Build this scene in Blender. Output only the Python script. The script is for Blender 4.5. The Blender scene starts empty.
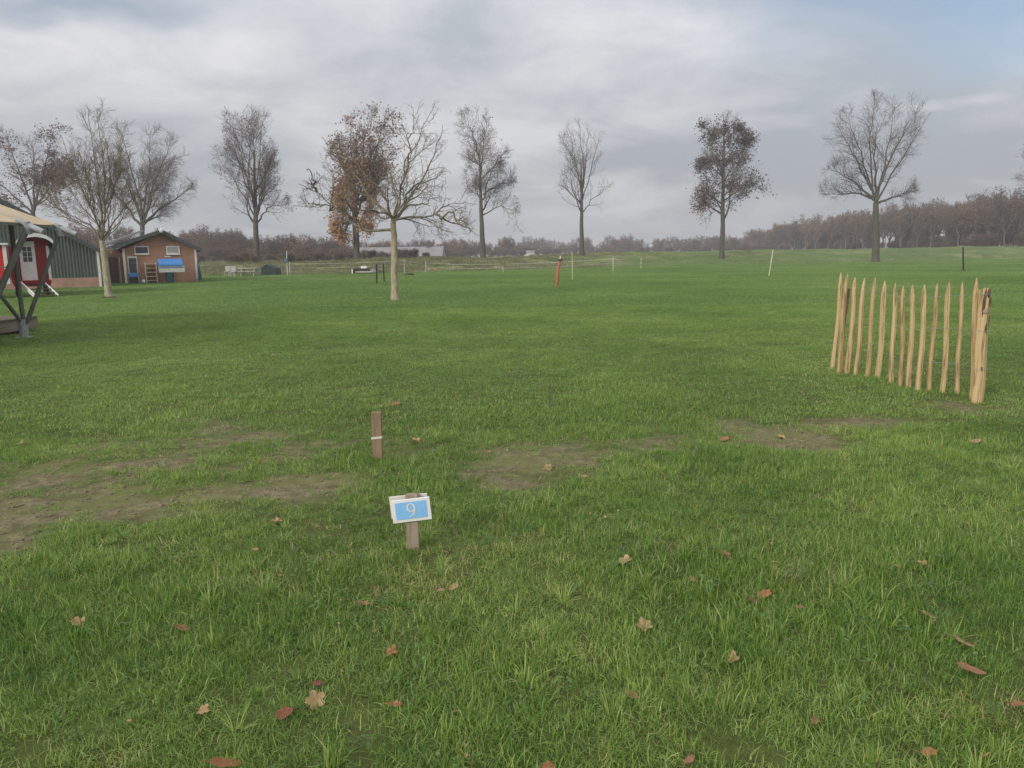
import bpy, bmesh, math, random
import numpy as np
from mathutils import Vector, Matrix
R = math.radians
rng = np.random.default_rng(7)
random.seed(7)
scn = bpy.context.scene
col = scn.collection

# ------------------------------------------------------------------ camera
F = 769.0; EYE = 1.6
cam_d = bpy.data.cameras.new('camera'); cam = bpy.data.objects.new('camera', cam_d)
col.objects.link(cam); scn.camera = cam
cam_d.sensor_width = 36; cam_d.lens = F / 1024 * 36
cam_d.clip_start = 0.05; cam_d.clip_end = 6000
CM = Matrix.Rotation(R(90 - 9.45), 3, 'X') @ Matrix.Rotation(R(-0.8), 3, 'Z')
cam.matrix_world = Matrix.Translation((0, 0, EYE)) @ CM.to_4x4()

def ray(px, py):
    return CM @ Vector(((px - 512) / F, -(py - 384) / F, -1))
def ground(px, py, z=0.0):
    d = ray(px, py); t = (z - EYE) / d.z
    return Vector((d.x * t, d.y * t, z))
def P(px, py, Y):
    d = ray(px, py); t = Y / d.y
    return Vector((d.x * t, Y, EYE + d.z * t))

# ------------------------------------------------------------------ noise
def vnoise(x, y, seed=0):
    xi = np.floor(x).astype(np.int64); yi = np.floor(y).astype(np.int64)
    fx = x - xi; fy = y - yi
    fx = fx * fx * (3 - 2 * fx); fy = fy * fy * (3 - 2 * fy)
    def h(a, b):
        n = (a * 374761393 + b * 668265263 + seed * 974711) & 0xffffffff
        n = ((n ^ (n >> 13)) * 1274126177) & 0xffffffff
        return ((n ^ (n >> 16)) & 0xffff) / 65535.0
    return (h(xi, yi) * (1 - fx) + h(xi + 1, yi) * fx) * (1 - fy) + (h(xi, yi + 1) * (1 - fx) + h(xi + 1, yi + 1) * fx) * fy
def fbm(x, y, seed=0, o=4):
    s = 0; a = .5; t = 0
    for i in range(o):
        s = s + a * vnoise(x * 2 ** i, y * 2 ** i, seed + i); t += a; a *= .5
    return s / t
def sstep(a, b, x):
    t = np.clip((x - a) / (b - a), 0, 1); return t * t * (3 - 2 * t)

# ------------------------------------------------------------------ terrain
def foot(x):
    return np.interp(x, [-60, -30, -10, 10, 28, 70], [79, 80, 85, 98, 110, 122])
def plateau(x):
    return np.interp(x, [-60, -25, 0, 25, 60], [1.0, 1.1, 1.4, 1.78, 1.9])
def height(x, y):
    x = np.asarray(x, float); y = np.asarray(y, float)
    f = foot(x); t = sstep(0, 1, (y - f) / 24.0)
    z = t * plateau(x)
    bump = sstep(0, 1, (y - f + 1) / 6.0)
    lump = (fbm(x * .28, y * .28, 5, 3) - .5) * .8 + (fbm(x * .07, y * .07, 9, 2) - .5) * .7
    z = z + bump * lump * (1 - sstep(0, 1, (y - f - 30) / 60.0) * .8)
    near = 1 - sstep(15, 45, y)
    z = z + near * ((fbm(x * 1.3, y * 1.3, 3, 3) - .5) * .05)
    return z
def gz(x, y): return float(height(x, y))

# bare and worn soil: world-space blobs
_blobs = []
def blob(px, py, rx, ry, s=1.0):
    c = ground(px, py); e = ground(px + rx, py); f2 = ground(px, py - ry); g2 = ground(px, py + ry)
    _blobs.append((c.x, (f2.y + g2.y) / 2, abs(e.x - c.x), max(.05, (f2.y - g2.y) / 2), s))
for b in [(20, 520, 90, 30, 1.35), (110, 507, 80, 24, 1.3), (205, 497, 85, 18, 1.35), (290, 488, 65, 15, 1.3), (225, 470, 60, 12, .8), (0, 550, 50, 22, 1.0), (330, 478, 40, 12, .8),
          (30, 472, 80, 18, .8), (120, 450, 80, 18, .62), (205, 427, 60, 12, .7), (240, 450, 100, 20, .62), (330, 425, 50, 12, .45), (330, 455, 60, 16, .5),
          (520, 466, 60, 18, 1.5), (515, 482, 45, 12, 1.2), (570, 462, 60, 14, 1.1), (630, 450, 70, 12, .85), (790, 438, 65, 14, 1.4), (740, 425, 36, 9, 1.2), (845, 424, 60, 9, 1.2), (905, 418, 40, 7, .7),
          (960, 407, 40, 9, 1.3), (60, 490, 120, 26, .8), (180, 462, 130, 24, .7), (290, 447, 110, 20, .65), (400, 455, 90, 14, .45), (470, 470, 60, 14, .6), (660, 448, 110, 14, .6), (700, 432, 80, 10, .6), (880, 420, 90, 9, .75), (250, 497, 90, 14, 1.0), (1010, 408, 25, 6, .7), (378, 462, 16, 5, .9), (413, 552, 14, 7, .7), (845, 374, 22, 5, .9), (700, 455, 60, 12, .4), (440, 445, 60, 8, .35), (390, 470, 70, 10, .5)]:
    blob(*b)
def dirt(x, y):
    m = np.zeros_like(x)
    for cx, cy, rx, ry, s in _blobs:
        d2 = ((x - cx) / rx) ** 2 + ((y - cy) / ry) ** 2
        m = np.maximum(m, s * np.exp(-d2 * 1.1))
    n = fbm(x * 2.2, y * 2.2, 21, 4)
    n2 = fbm(x * 9, y * 9, 22, 3)
    v = m * 1.1 + ((n - .5) * 1.7 + (n2 - .5) * 1.5) * np.clip(m * 2.2, 0, 1)
    return np.clip((v - .29) * 1.45, 0, 1)
def straw(x, y):
    m = np.zeros_like(x)
    for px, py, rx, s in [(460, 562, 60, 1.1), (530, 560, 35, .7), (270, 578, 30, 1.1), (430, 590, 40, .6), (400, 585, 40, .5), (480, 548, 30, .6), (340, 560, 30, .5), (960, 700, 50, .6), (800, 600, 60, .25), (60, 700, 40, .3)]:
        c = ground(px, py); e = ground(px + rx, py)
        m = np.maximum(m, s * np.exp(-((x - c.x) ** 2 + (y - c.y) ** 2) / (e.x - c.x) ** 2))
    return m

# ------------------------------------------------------------------ materials
def mat(name, rough=.85, spec=.25):
    m = bpy.data.materials.new(name); m.use_nodes = True
    nt = m.node_tree; b = nt.nodes['Principled BSDF']
    b.inputs['Roughness'].default_value = rough
    b.inputs['Specular IOR Level'].default_value = spec
    return m, nt, b
def nd(nt, t, **kw):
    n = nt.nodes.new(t)
    for k, v in kw.items():
        if k.startswith('i_'): n.inputs[k[2:].replace('_', ' ')].default_value = v
        else: setattr(n, k, v)
    return n
def ramp(nt, fac, stops):
    r = nt.nodes.new('ShaderNodeValToRGB'); e = r.color_ramp.elements
    while len(e) < len(stops): e.new(.5)
    for el, (p, c) in zip(e, stops): el.position = p; el.color = (*c, 1)
    nt.links.new(fac, r.inputs[0]); return r
def mixc(nt, fac, a, b, mode='MIX'):
    m = nt.nodes.new('ShaderNodeMix'); m.data_type = 'RGBA'; m.blend_type = mode
    for s, v in ((m.inputs[0], fac), (m.inputs[6], a), (m.inputs[7], b)):
        if hasattr(v, 'links') or hasattr(v, 'is_linked'): nt.links.new(v, s)
        elif isinstance(v, (int, float)): s.default_value = v
        else: s.default_value = (*v, 1)
    return m.outputs[2]
def noise_mat(name, c1, c2, scale=8, stretch=(1, 1, 1), rough=.85, bump=.3, c3=None, coord='Object', spec=.25, bdist=.01):
    m, nt, b = mat(name, rough, spec)
    tc = nd(nt, 'ShaderNodeTexCoord'); mp = nd(nt, 'ShaderNodeMapping'); mp.inputs['Scale'].default_value = stretch
    nt.links.new(tc.outputs[coord], mp.inputs[0])
    n = nd(nt, 'ShaderNodeTexNoise', i_Scale=scale, i_Detail=6.0, i_Roughness=.6)
    nt.links.new(mp.outputs[0], n.inputs['Vector'])
    stops = [(.3, c1), (.7, c2)] if c3 is None else [(.28, c1), (.5, c2), (.72, c3)]
    r = ramp(nt, n.outputs['Fac'], stops)
    nt.links.new(r.outputs[0], b.inputs['Base Color'])
    if bump:
        bp = nd(nt, 'ShaderNodeBump', i_Strength=bump, i_Distance=bdist)
        nt.links.new(n.outputs['Fac'], bp.inputs['Height']); nt.links.new(bp.outputs[0], b.inputs['Normal'])
    return m
M = {}
M['bark_grey'] = noise_mat('bark_grey', (.075, .068, .06), (.17, .155, .14), 6, (1, 1, .25), bump=.6, bdist=.03)
M['bark_far'] = noise_mat('bark_far', (.07, .058, .052), (.13, .11, .10), 3, (1, 1, .3), bump=0)
M['bark_pale'] = noise_mat('bark_pale', (.24, .20, .13), (.46, .41, .29), 9, (1, 1, .35), bump=.6, c3=(.36, .34, .24), bdist=.02)
M['twig'] = noise_mat('twig', (.10, .085, .065), (.20, .17, .13), 3, bump=0)
M['twig_far'] = noise_mat('twig_far', (.085, .065, .058), (.145, .12, .11), 1.5, bump=0)
M['chestnut'] = noise_mat('chestnut', (.13, .085, .045), (.50, .36, .18), 34, (1, 1, .07), bump=.9, c3=(.56, .42, .235), bdist=.008)
M['chestnut_b'] = noise_mat('chestnut_b', (.12, .08, .04), (.43, .30, .145), 34, (1, 1, .07), bump=.9, c3=(.52, .38, .195), bdist=.008)
M['bark_dark'] = noise_mat('bark_dark', (.05, .035, .028), (.16, .11, .08), 20, (1, 1, .3), bump=.5)
M['stake'] = noise_mat('stake', (.15, .105, .065), (.30, .205, .13), 22, (1.5, 1.5, .12), bump=.4, bdist=.004)
M['weathered'] = noise_mat('weathered', (.17, .13, .09), (.36, .29, .21), 24, (1.5, 1.5, .1), bump=.5, bdist=.004)
M['weathered_dark'] = noise_mat('weathered_dark', (.14, .115, .08), (.27, .23, .17), 6, (.15, .15, 3), bump=.5, bdist=.01)
M['far_white'] = noise_mat('far_white', (.30, .30, .27), (.42, .42, .38), 5, bump=.05)
M['grey_blue'] = noise_mat('grey_blue', (.07, .11, .17), (.12, .17, .24), 5, bump=.05)
M['pine'] = noise_mat('pine', (.55, .42, .32), (.66, .53, .42), 8, bump=.1)
M['pole'] = noise_mat('pole', (.09, .098, .085), (.19, .20, .17), 7, (1, 1, .3), bump=.3)
M['steel'] = noise_mat('steel', (.20, .22, .22), (.36, .38, .38), 10, rough=.5, bump=.1, spec=.5)
M['canvas'] = noise_mat('canvas', (.40, .31, .20), (.54, .43, .29), 2.5, bump=.15)
M['white'] = noise_mat('white', (.62, .61, .58), (.78, .77, .74), 6, bump=.05, rough=.6)
M['offwhite'] = noise_mat('offwhite', (.50, .48, .42), (.70, .68, .61), 5, bump=.05, rough=.6)
M['blue_panel'] = noise_mat('blue_panel', (.19, .44, .74), (.25, .51, .79), 20, bump=0, rough=.6)
M['blue'] = noise_mat('blue', (.05, .17, .42), (.08, .24, .52), 5, bump=.1, rough=.6)
M['teal'] = noise_mat('teal', (.02, .06, .075), (.045, .11, .13), 6, bump=.1, rough=.6)
M['red'] = noise_mat('red', (.22, .014, .018), (.31, .03, .032), 4, (6, 6, .6), bump=.2, rough=.6)
M['red_bright'] = noise_mat('red_bright', (.50, .02, .02), (.62, .045, .04), 4, (6, 6, .6), bump=.2, rough=.6)
M['red_sleeve'] = noise_mat('red_sleeve', (.36, .09, .055), (.50, .17, .10), 14, bump=.3, rough=.6)
M['black'] = noise_mat('black', (.012, .013, .012), (.03, .032, .03), 8, bump=.1, rough=.6)
M['dark_green'] = noise_mat('dark_green', (.018, .035, .028), (.035, .055, .045), 3, bump=.4, rough=.7, bdist=.05)
M['glass'] = noise_mat('glass', (.04, .045, .05), (.08, .085, .09), 1.5, bump=0, rough=.12, spec=.5)
M['glass_pale'] = noise_mat('glass_pale', (.32, .31, .28), (.42, .41, .38), 1.5, bump=0, rough=.3, spec=.5)
M['roof_felt'] = noise_mat('roof_felt', (.075, .085, .08), (.13, .14, .135), 3, bump=.3)
M['fascia'] = noise_mat('fascia', (.06, .068, .066), (.09, .10, .098), 3, bump=.1)
M['far_roof'] = noise_mat('far_roof', (.19, .175, .18), (.27, .255, .26), .5, bump=0)
M['tan_wall'] = noise_mat('tan_wall', (.42, .31, .21), (.52, .40, .28), .6, bump=0)
M['soil'] = noise_mat('soil', (.05, .035, .024), (.12, .09, .06), 14, bump=.8)
M['yellow_pole'] = noise_mat('yellow_pole', (.50, .46, .26), (.66, .62, .38), 8, (1, 1, .2), bump=.1)
M['bronze_pole'] = noise_mat('bronze_pole', (.16, .12, .08), (.25, .20, .14), 8, bump=.1)

# brick wall
def brick_mat(name, c1, c2, mortar):
    m, nt, b = mat(name, .9)
    tc = nd(nt, 'ShaderNodeTexCoord'); sp = nd(nt, 'ShaderNodeSeparateXYZ'); nt.links.new(tc.outputs['Object'], sp.inputs[0])
    ad = nd(nt, 'ShaderNodeMath', operation='ADD'); nt.links.new(sp.outputs[0], ad.inputs[0]); nt.links.new(sp.outputs[1], ad.inputs[1])
    cb = nd(nt, 'ShaderNodeCombineXYZ'); nt.links.new(ad.outputs[0], cb.inputs[0]); nt.links.new(sp.outputs[2], cb.inputs[1])
    br = nd(nt, 'ShaderNodeTexBrick', i_Scale=1.0)
    br.inputs['Brick Width'].default_value = .22; br.inputs['Row Height'].default_value = .065
    br.inputs['Mortar Size'].default_value = .007; br.inputs['Bias'].default_value = -.1
    br.inputs['Color1'].default_value = (*c1, 1); br.inputs['Color2'].default_value = (*c2, 1); br.inputs['Mortar'].default_value = (*mortar, 1)
    nt.links.new(cb.outputs[0], br.inputs['Vector'])
    n = nd(nt, 'ShaderNodeTexNoise', i_Scale=.9, i_Detail=5.0); nt.links.new(tc.outputs['Object'], n.inputs['Vector'])
    r = ramp(nt, n.outputs['Fac'], [(.3, (.78, .78, .8)), (.7, (1.12, 1.1, 1.06))])
    o = mixc(nt, 1.0, br.outputs['Color'], r.outputs[0], 'MULTIPLY'); nt.links.new(o, b.inputs['Base Color'])
    bp = nd(nt, 'ShaderNodeBump', i_Strength=.5, i_Distance=.006); bp.invert = True
    nt.links.new(br.outputs['Fac'], bp.inputs['Height']); nt.links.new(bp.outputs[0], b.inputs['Normal'])
    return m
M['brick'] = brick_mat('brick', (.36, .165, .10), (.44, .215, .135), (.38, .28, .21))
M['brick_pink'] = brick_mat('brick_pink', (.42, .22, .15), (.48, .27, .19), (.42, .34, .27))
M['barn'] = noise_mat('barn', (.075, .088, .07), (.105, .12, .098), 1.2, (3, 3, .4), bump=0, rough=.55)

# grass blade / ground
def blade_mat(name, greens, dry, dryamt, patch=.5):
    m, nt, b = mat(name, .42, .5)
    g = nd(nt, 'ShaderNodeNewGeometry'); at = nd(nt, 'ShaderNodeAttribute', attribute_name='tone')
    oi = nd(nt, 'ShaderNodeObjectInfo')
    n1 = nd(nt, 'ShaderNodeTexNoise', i_Scale=patch, i_Detail=4.0, i_Roughness=.6); nt.links.new(g.outputs['Position'], n1.inputs['Vector'])
    a1 = nd(nt, 'ShaderNodeMath', operation='MULTIPLY_ADD'); a1.inputs[1].default_value = .22
    nt.links.new(oi.outputs['Random'], a1.inputs[0])
    s1 = nd(nt, 'ShaderNodeMath', operation='MULTIPLY_ADD'); s1.inputs[1].default_value = 1.0; s1.inputs[2].default_value = -.48
    nt.links.new(n1.outputs['Fac'], s1.inputs[0]); nt.links.new(s1.outputs[0], a1.inputs[2])
    a2 = nd(nt, 'ShaderNodeMath', operation='MULTIPLY_ADD'); a2.inputs[1].default_value = .75
    nt.links.new(at.outputs['Fac'], a2.inputs[0]); nt.links.new(a1.outputs[0], a2.inputs[2])
    r = ramp(nt, a2.outputs[0], [(.1, greens[0]), (.5, greens[1]), (.95, greens[2])])
    # dry blades: those whose tone is near 1
    gt = nd(nt, 'ShaderNodeMath', operation='GREATER_THAN'); gt.inputs[1].default_value = 1 - dryamt
    nt.links.new(at.outputs['Fac'], gt.inputs[0])
    c = mixc(nt, gt.outputs[0], r.outputs[0], dry)
    nt.links.new(c, b.inputs['Base Color'])
    tr = nd(nt, 'ShaderNodeBsdfTranslucent'); nt.links.new(c, tr.inputs[0])
    mx = nd(nt, 'ShaderNodeMixShader'); mx.inputs[0].default_value = .38
    nt.links.new(b.outputs[0], mx.inputs[1]); nt.links.new(tr.outputs[0], mx.inputs[2])
    nt.links.new(mx.outputs[0], nt.nodes['Material Output'].inputs['Surface'])
    return m
GR = [(.048, .110, .020), (.162, .285, .042), (.44, .53, .14)]
M['grass'] = blade_mat('grass', GR, (.40, .36, .17), .06)
M['grass_mid'] = blade_mat('grass_mid', [(.078, .148, .028), (.172, .288, .050), (.39, .48, .13)], (.36, .34, .15), .05, .3)
M['grass_far'] = blade_mat('grass_far', [(.088, .158, .034), (.158, .262, .054), (.31, .40, .12)], (.30, .32, .13), .03, .09)
M['straw'] = blade_mat('straw', [(.22, .26, .05), (.36, .37, .09), (.48, .45, .16)], (.50, .42, .22), .3)
M['weed'] = blade_mat('weed', [(.08, .16, .03), (.14, .24, .045), (.20, .30, .07)], (.25, .22, .10), .02)
M['rough_grass'] = blade_mat('rough_grass', [(.075, .115, .035), (.16, .18, .065), (.36, .31, .17)], (.38, .30, .18), .3, .16)

def ground_mat():
    m, nt, b = mat('ground', .95, .1)
    g = nd(nt, 'ShaderNodeNewGeometry')
    dm = nd(nt, 'ShaderNodeAttribute', attribute_name='dirt'); sm = nd(nt, 'ShaderNodeAttribute', attribute_name='slope')
    def nz(s, d=6.0, ro=.6):
        n = nd(nt, 'ShaderNodeTexNoise', i_Scale=s, i_Detail=d, i_Roughness=ro); nt.links.new(g.outputs['Position'], n.inputs['Vector']); return n
    nA, nB, nC, nD = nz(9.0), nz(60.0), nz(.35, 5.0), nz(1.6)
    moss = ramp(nt, nA.outputs['Fac'], [(.3, (.055, .062, .020)), (.7, (.10, .125, .034))])
    soil = ramp(nt, nA.outputs['Fac'], [(.25, (.085, .070, .036)), (.5, (.165, .140, .078)), (.72, (.245, .205, .125))])
    soilf = mixc(nt, 1.0, soil.outputs[0], ramp(nt, nB.outputs['Fac'], [(.3, (.6, .6, .6)), (.65, (1.2, 1.2, 1.2))]).outputs[0], 'MULTIPLY')
    mo2 = ramp(nt, nD.outputs['Fac'], [(.45, (0, 0, 0)), (.62, (1, 1, 1))])
    soilm = mixc(nt, mo2.outputs[0], soilf, (.13, .145, .045))
    m0 = nt.nodes.new('ShaderNodeMix'); m0.inputs[0].default_value = .45   # keep most of the soil bare
    c1 = mixc(nt, .7, soilf, soilm)
    c2 = mixc(nt, dm.outputs['Fac'], moss.outputs[0], c1)
    far = ramp(nt, nC.outputs['Fac'], [(.3, (.068, .125, .030)), (.7, (.10, .165, .045))])
    sp = nd(nt, 'ShaderNodeSeparateXYZ'); nt.links.new(g.outputs['Position'], sp.inputs[0])
    mr = nd(nt, 'ShaderNodeMapRange'); mr.inputs[1].default_value = 9; mr.inputs[2].default_value = 35; nt.links.new(sp.outputs[1], mr.inputs[0])
    c3 = mixc(nt, mr.outputs[0], c2, far.outputs[0])
    rough = ramp(nt, nz(.22, 6.0, .7).outputs['Fac'], [(.34, (.085, .125, .035)), (.5, (.15, .175, .06)), (.64, (.30, .25, .14))])
    c4 = mixc(nt, sm.outputs['Fac'], c3, rough.outputs[0])
    nt.links.new(c4, b.inputs['Base Color'])
    bp = nd(nt, 'ShaderNodeBump', i_Strength=.9, i_Distance=.03); nt.links.new(nA.outputs['Fac'], bp.inputs['Height'])
    b2 = nd(nt, 'ShaderNodeBump', i_Strength=.6, i_Distance=.008); nt.links.new(nB.outputs['Fac'], b2.inputs['Height']); nt.links.new(bp.outputs[0], b2.inputs['Normal'])
    nt.links.new(b2.outputs[0], b.inputs['Normal'])
    nt.nodes.remove(m0)
    return m
M['ground'] = ground_mat()

# leaf material with tone attribute
def leaf_mat(name, a, b_, c, tr=.3):
    m, nt, b = mat(name, .7, .2)
    at = nd(nt, 'ShaderNodeAttribute', attribute_name='tone')
    r = ramp(nt, at.outputs['Fac'], [(0, a), (.5, b_), (1, c)])
    oi = nd(nt, 'ShaderNodeObjectInfo'); vr = ramp(nt, oi.outputs['Random'], [(0, (.72, .76, .80)), (.5, (1, 1, 1)), (1, (1.3, 1.12, .95))]); cc = mixc(nt, 1.0, r.outputs[0], vr.outputs[0], 'MULTIPLY')
    nt.links.new(cc, b.inputs['Base Color'])
    t = nd(nt, 'ShaderNodeBsdfTranslucent'); nt.links.new(cc, t.inputs[0])
    mx = nd(nt, 'ShaderNodeMixShader'); mx.inputs[0].default_value = tr
    nt.links.new(b.outputs[0], mx.inputs[1]); nt.links.new(t.outputs[0], mx.inputs[2])
    nt.links.new(mx.outputs[0], nt.nodes['Material Output'].inputs['Surface'])
    return m
M['leaf_orange'] = leaf_mat('leaf_orange', (.30, .17, .105), (.43, .23, .115), (.55, .31, .15))
M['leaf_rust'] = leaf_mat('leaf_rust', (.20, .13, .105), (.27, .165, .12), (.34, .21, .14))
M['leaf_purple'] = leaf_mat('leaf_purple', (.14, .105, .10), (.20, .145, .13), (.26, .18, .14))
M['leaf_wood'] = leaf_mat('leaf_wood', (.13, .095, .072), (.18, .13, .095), (.23, .165, .12))
M['leaf_wood2'] = leaf_mat('leaf_wood2', (.16, .11, .08), (.21, .14, .10), (.27, .18, .12))
M['litter'] = leaf_mat('litter', (.16, .09, .05), (.30, .20, .11), (.46, .37, .22), .1)
M['soil_pale'] = noise_mat('soil_pale', (.10, .078, .05), (.24, .19, .125), 14, bump=.3)
M['dry_tan'] = noise_mat('dry_tan', (.22, .14, .07), (.40, .27, .14), 25, bump=.4, bdist=.004)
M['dry_brown'] = noise_mat('dry_brown', (.17, .085, .045), (.28, .15, .08), 25, bump=.4, bdist=.004)
M['dry_red'] = noise_mat('dry_red', (.13, .045, .03), (.24, .09, .06), 25, bump=.4, bdist=.004)
M['dry_orange'] = noise_mat('dry_orange', (.22, .09, .04), (.35, .16, .07), 25, bump=.4, bdist=.004)

# ------------------------------------------------------------------ mesh helpers
WARP = None
def rotator(xc, yc, deg):
    c, s_ = math.cos(R(deg)), math.sin(R(deg))
    def f(v):
        u = (v[0] - xc) * c; w_ = v[1] - yc
        return (xc + u * c - w_ * s_, yc + u * s_ + w_ * c, v[2])
    return f
class MB:
    def __init__(s): s.v = []; s.f = []; s.mi = []; s.cm = 0
    def add(s, vs, fs):
        o = len(s.v); s.v += [tuple(v) for v in vs]
        for f in fs: s.f.append(tuple(i + o for i in f)); s.mi.append(s.cm)
        return s
    def box(s, c, d, rot=None):
        c = Vector(c); x, y, z = [k / 2 for k in d]
        vs = [Vector((a * x, b * y, e * z)) for a in (-1, 1) for b in (-1, 1) for e in (-1, 1)]
        if rot is not None: vs = [rot @ v for v in vs]
        return s.add([v + c for v in vs], [(0, 1, 3, 2), (4, 6, 7, 5), (0, 4, 5, 1), (2, 3, 7, 6), (0, 2, 6, 4), (1, 5, 7, 3)])
    def bb(s, a, b):   # box from two corners
        a = Vector(a); b = Vector(b); return s.box((a + b) / 2, [abs(k) for k in (b - a)])
    def bar(s, a, b, w, h):   # rectangular bar
        a = Vector(a); b = Vector(b); d = b - a; dz = d.normalized(); ux = (Vector((1, 0, 0)) - dz * dz.x)
        ux = ux.normalized() if ux.length > .1 else dz.cross(Vector((0, 1, 0))).normalized()
        q = Matrix((ux, dz.cross(ux), dz)).transposed()
        return s.box((a + b) / 2, (w, h, d.length), q)
    def tube(s, pts, rad, n=8, cap=True, squash=None):
        pts = [Vector(p) for p in pts]; rs = rad if hasattr(rad, '__len__') else [rad] * len(pts)
        o = len(s.v); prev = None
        for i, p in enumerate(pts):
            t = (pts[min(i + 1, len(pts) - 1)] - pts[max(i - 1, 0)]).normalized()
            if prev is None: u = t.orthogonal().normalized()
            else: u = (prev - t * prev.dot(t)).normalized()
            prev = u; w = t.cross(u)
            for k in range(n):
                a = 2 * math.pi * k / n; m = 1 if squash is None else squash[k % len(squash)]
                s.v.append(tuple(p + (u * math.cos(a) + w * math.sin(a)) * rs[i] * m))
        for i in range(len(pts) - 1):
            for k in range(n):
                a = o + i * n + k; b = o + i * n + (k + 1) % n
                s.f.append((a, b, b + n, a + n)); s.mi.append(s.cm)
        if cap:
            s.f.append(tuple(o + k for k in reversed(range(n)))); s.mi.append(s.cm)
            s.f.append(tuple(o + (len(pts) - 1) * n + k for k in range(n))); s.mi.append(s.cm)
        return s
    def poly(s, vs): return s.add(vs, [tuple(range(len(vs)))])
    def prism(s, vs, d):  # polygon extruded by vector d
        d = Vector(d); n = len(vs); a = [Vector(v) for v in vs]
        return s.add(a + [v + d for v in a], [tuple(range(n)), tuple(reversed(range(n, 2 * n)))] + [(i, i + n, (i + 1) % n + n, (i + 1) % n) for i in range(n)])
    def ico(s, c, r, sub=2, amp=0, seed=0):
        bm = bmesh.new(); bmesh.ops.create_icosphere(bm, subdivisions=sub, radius=1)
        rr = random.Random(seed); rx, ry, rz = r if hasattr(r, '__len__') else (r, r, r)
        vs = [Vector((v.co.x * rx, v.co.y * ry, v.co.z * rz)) * (1 + amp * (rr.random() - .5)) + Vector(c) for v in bm.verts]
        fs = [tuple(v.index for v in f.verts) for f in bm.faces]; bm.free(); return s.add(vs, fs)
    def build(s, name, m, parent=None, smooth=False, bevel=0):
        me = bpy.data.meshes.new(name); org = Vector((0, 0, 0))
        if parent is not None: org = WORLD[parent]
        if WARP: s.v = [WARP(v) for v in s.v]
        me.from_pydata([(v[0] - org.x, v[1] - org.y, v[2] - org.z) for v in s.v], [], s.f)
        ms = m if isinstance(m, (list, tuple)) else [m]
        for k in ms: me.materials.append(k)
        if len(ms) > 1: me.polygons.foreach_set('material_index', s.mi)
        bm = bmesh.new(); bm.from_mesh(me); bmesh.ops.recalc_face_normals(bm, faces=bm.faces)
        bm.to_mesh(me); bm.free()
        if smooth: me.polygons.foreach_set('use_smooth', [True] * len(me.polygons))
        o = bpy.data.objects.new(name, me); col.objects.link(o)
        if parent is not None: o.parent = parent
        WORLD[o] = org.copy()
        if bevel:
            b = o.modifiers.new('bevel', 'BEVEL'); b.width = bevel; b.segments = 2; b.limit_method = 'ANGLE'
        return o
WORLD = {}
def thing(name, label, cat, loc, group=None):
    loc = WARP(loc) if WARP else loc
    o = bpy.data.objects.new(name, None); col.objects.link(o); o.location = loc; o.empty_display_size = .2
    WORLD[o] = Vector(loc); return tag(o, label, cat, group)
def tag(o, label=None, cat=None, group=None, kind=None):
    if label: o['label'] = label
    if cat: o['category'] = cat
    if group: o['group'] = group
    if kind: o['kind'] = kind
    return o
def raw_mesh(name, V, Fq, m, tone=None, smooth=False, extra=None):
    """fast mesh from numpy: V (n,3), Fq (k,4) or (k,3)"""
    me = bpy.data.meshes.new(name); V = np.asarray(V, np.float32); Fq = np.asarray(Fq, np.int32)
    k, w = Fq.shape
    me.vertices.add(len(V)); me.vertices.foreach_set('co', V.ravel())
    me.loops.add(k * w); me.loops.foreach_set('vertex_index', Fq.ravel())
    me.polygons.add(k); me.polygons.foreach_set('loop_start', np.arange(0, k * w, w, dtype=np.int32))
    me.polygons.foreach_set('loop_total', np.full(k, w, np.int32))
    if smooth: me.polygons.foreach_set('use_smooth', np.ones(k, bool))
    me.update(calc_edges=True); me.materials.append(m)
    if tone is not None:
        a = me.attributes.new('tone', 'FLOAT', 'POINT'); a.data.foreach_set('value', np.asarray(tone, np.float32))
    for nm, arr in (extra or {}).items():
        a = me.attributes.new(nm, 'FLOAT', 'POINT'); a.data.foreach_set('value', np.asarray(arr, np.float32).ravel())
    me.validate(); return me

# ------------------------------------------------------------------ ground sheet
def axis(n, lo, hi, c, k):
    a, b = math.asinh((lo - c) / k), math.asinh((hi - c) / k)
    return c + k * np.sinh(np.linspace(a, b, n))
gx = axis(460, -1500, 1500, 0, 9); gy = axis(620, -60, 2500, 4.5, 7)
GX, GY = np.meshgrid(gx, gy)
GZ = height(GX, GY)
V = np.stack([GX, GY, GZ], -1).reshape(-1, 3)
idx = np.arange(len(gx) * len(gy)).reshape(len(gy), len(gx))
Fq = np.stack([idx[:-1, :-1], idx[:-1, 1:], idx[1:, 1:], idx[1:, :-1]], -1).reshape(-1, 4)
fo = foot(GX); sl = sstep(-1, 2.5, GY - fo + (fbm(GX * .2, GY * .2, 77, 3) - .5) * 5)
sl = sl * (1 - .5 * sstep(0, 25, GX))
me = raw_mesh('field_ground', V, Fq, M['ground'], smooth=True, extra={'dirt': dirt(GX, GY), 'slope': sl})
tag(bpy.data.objects.new('ground', me), kind='structure'); col.objects.link(bpy.data.objects['ground'])

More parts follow.
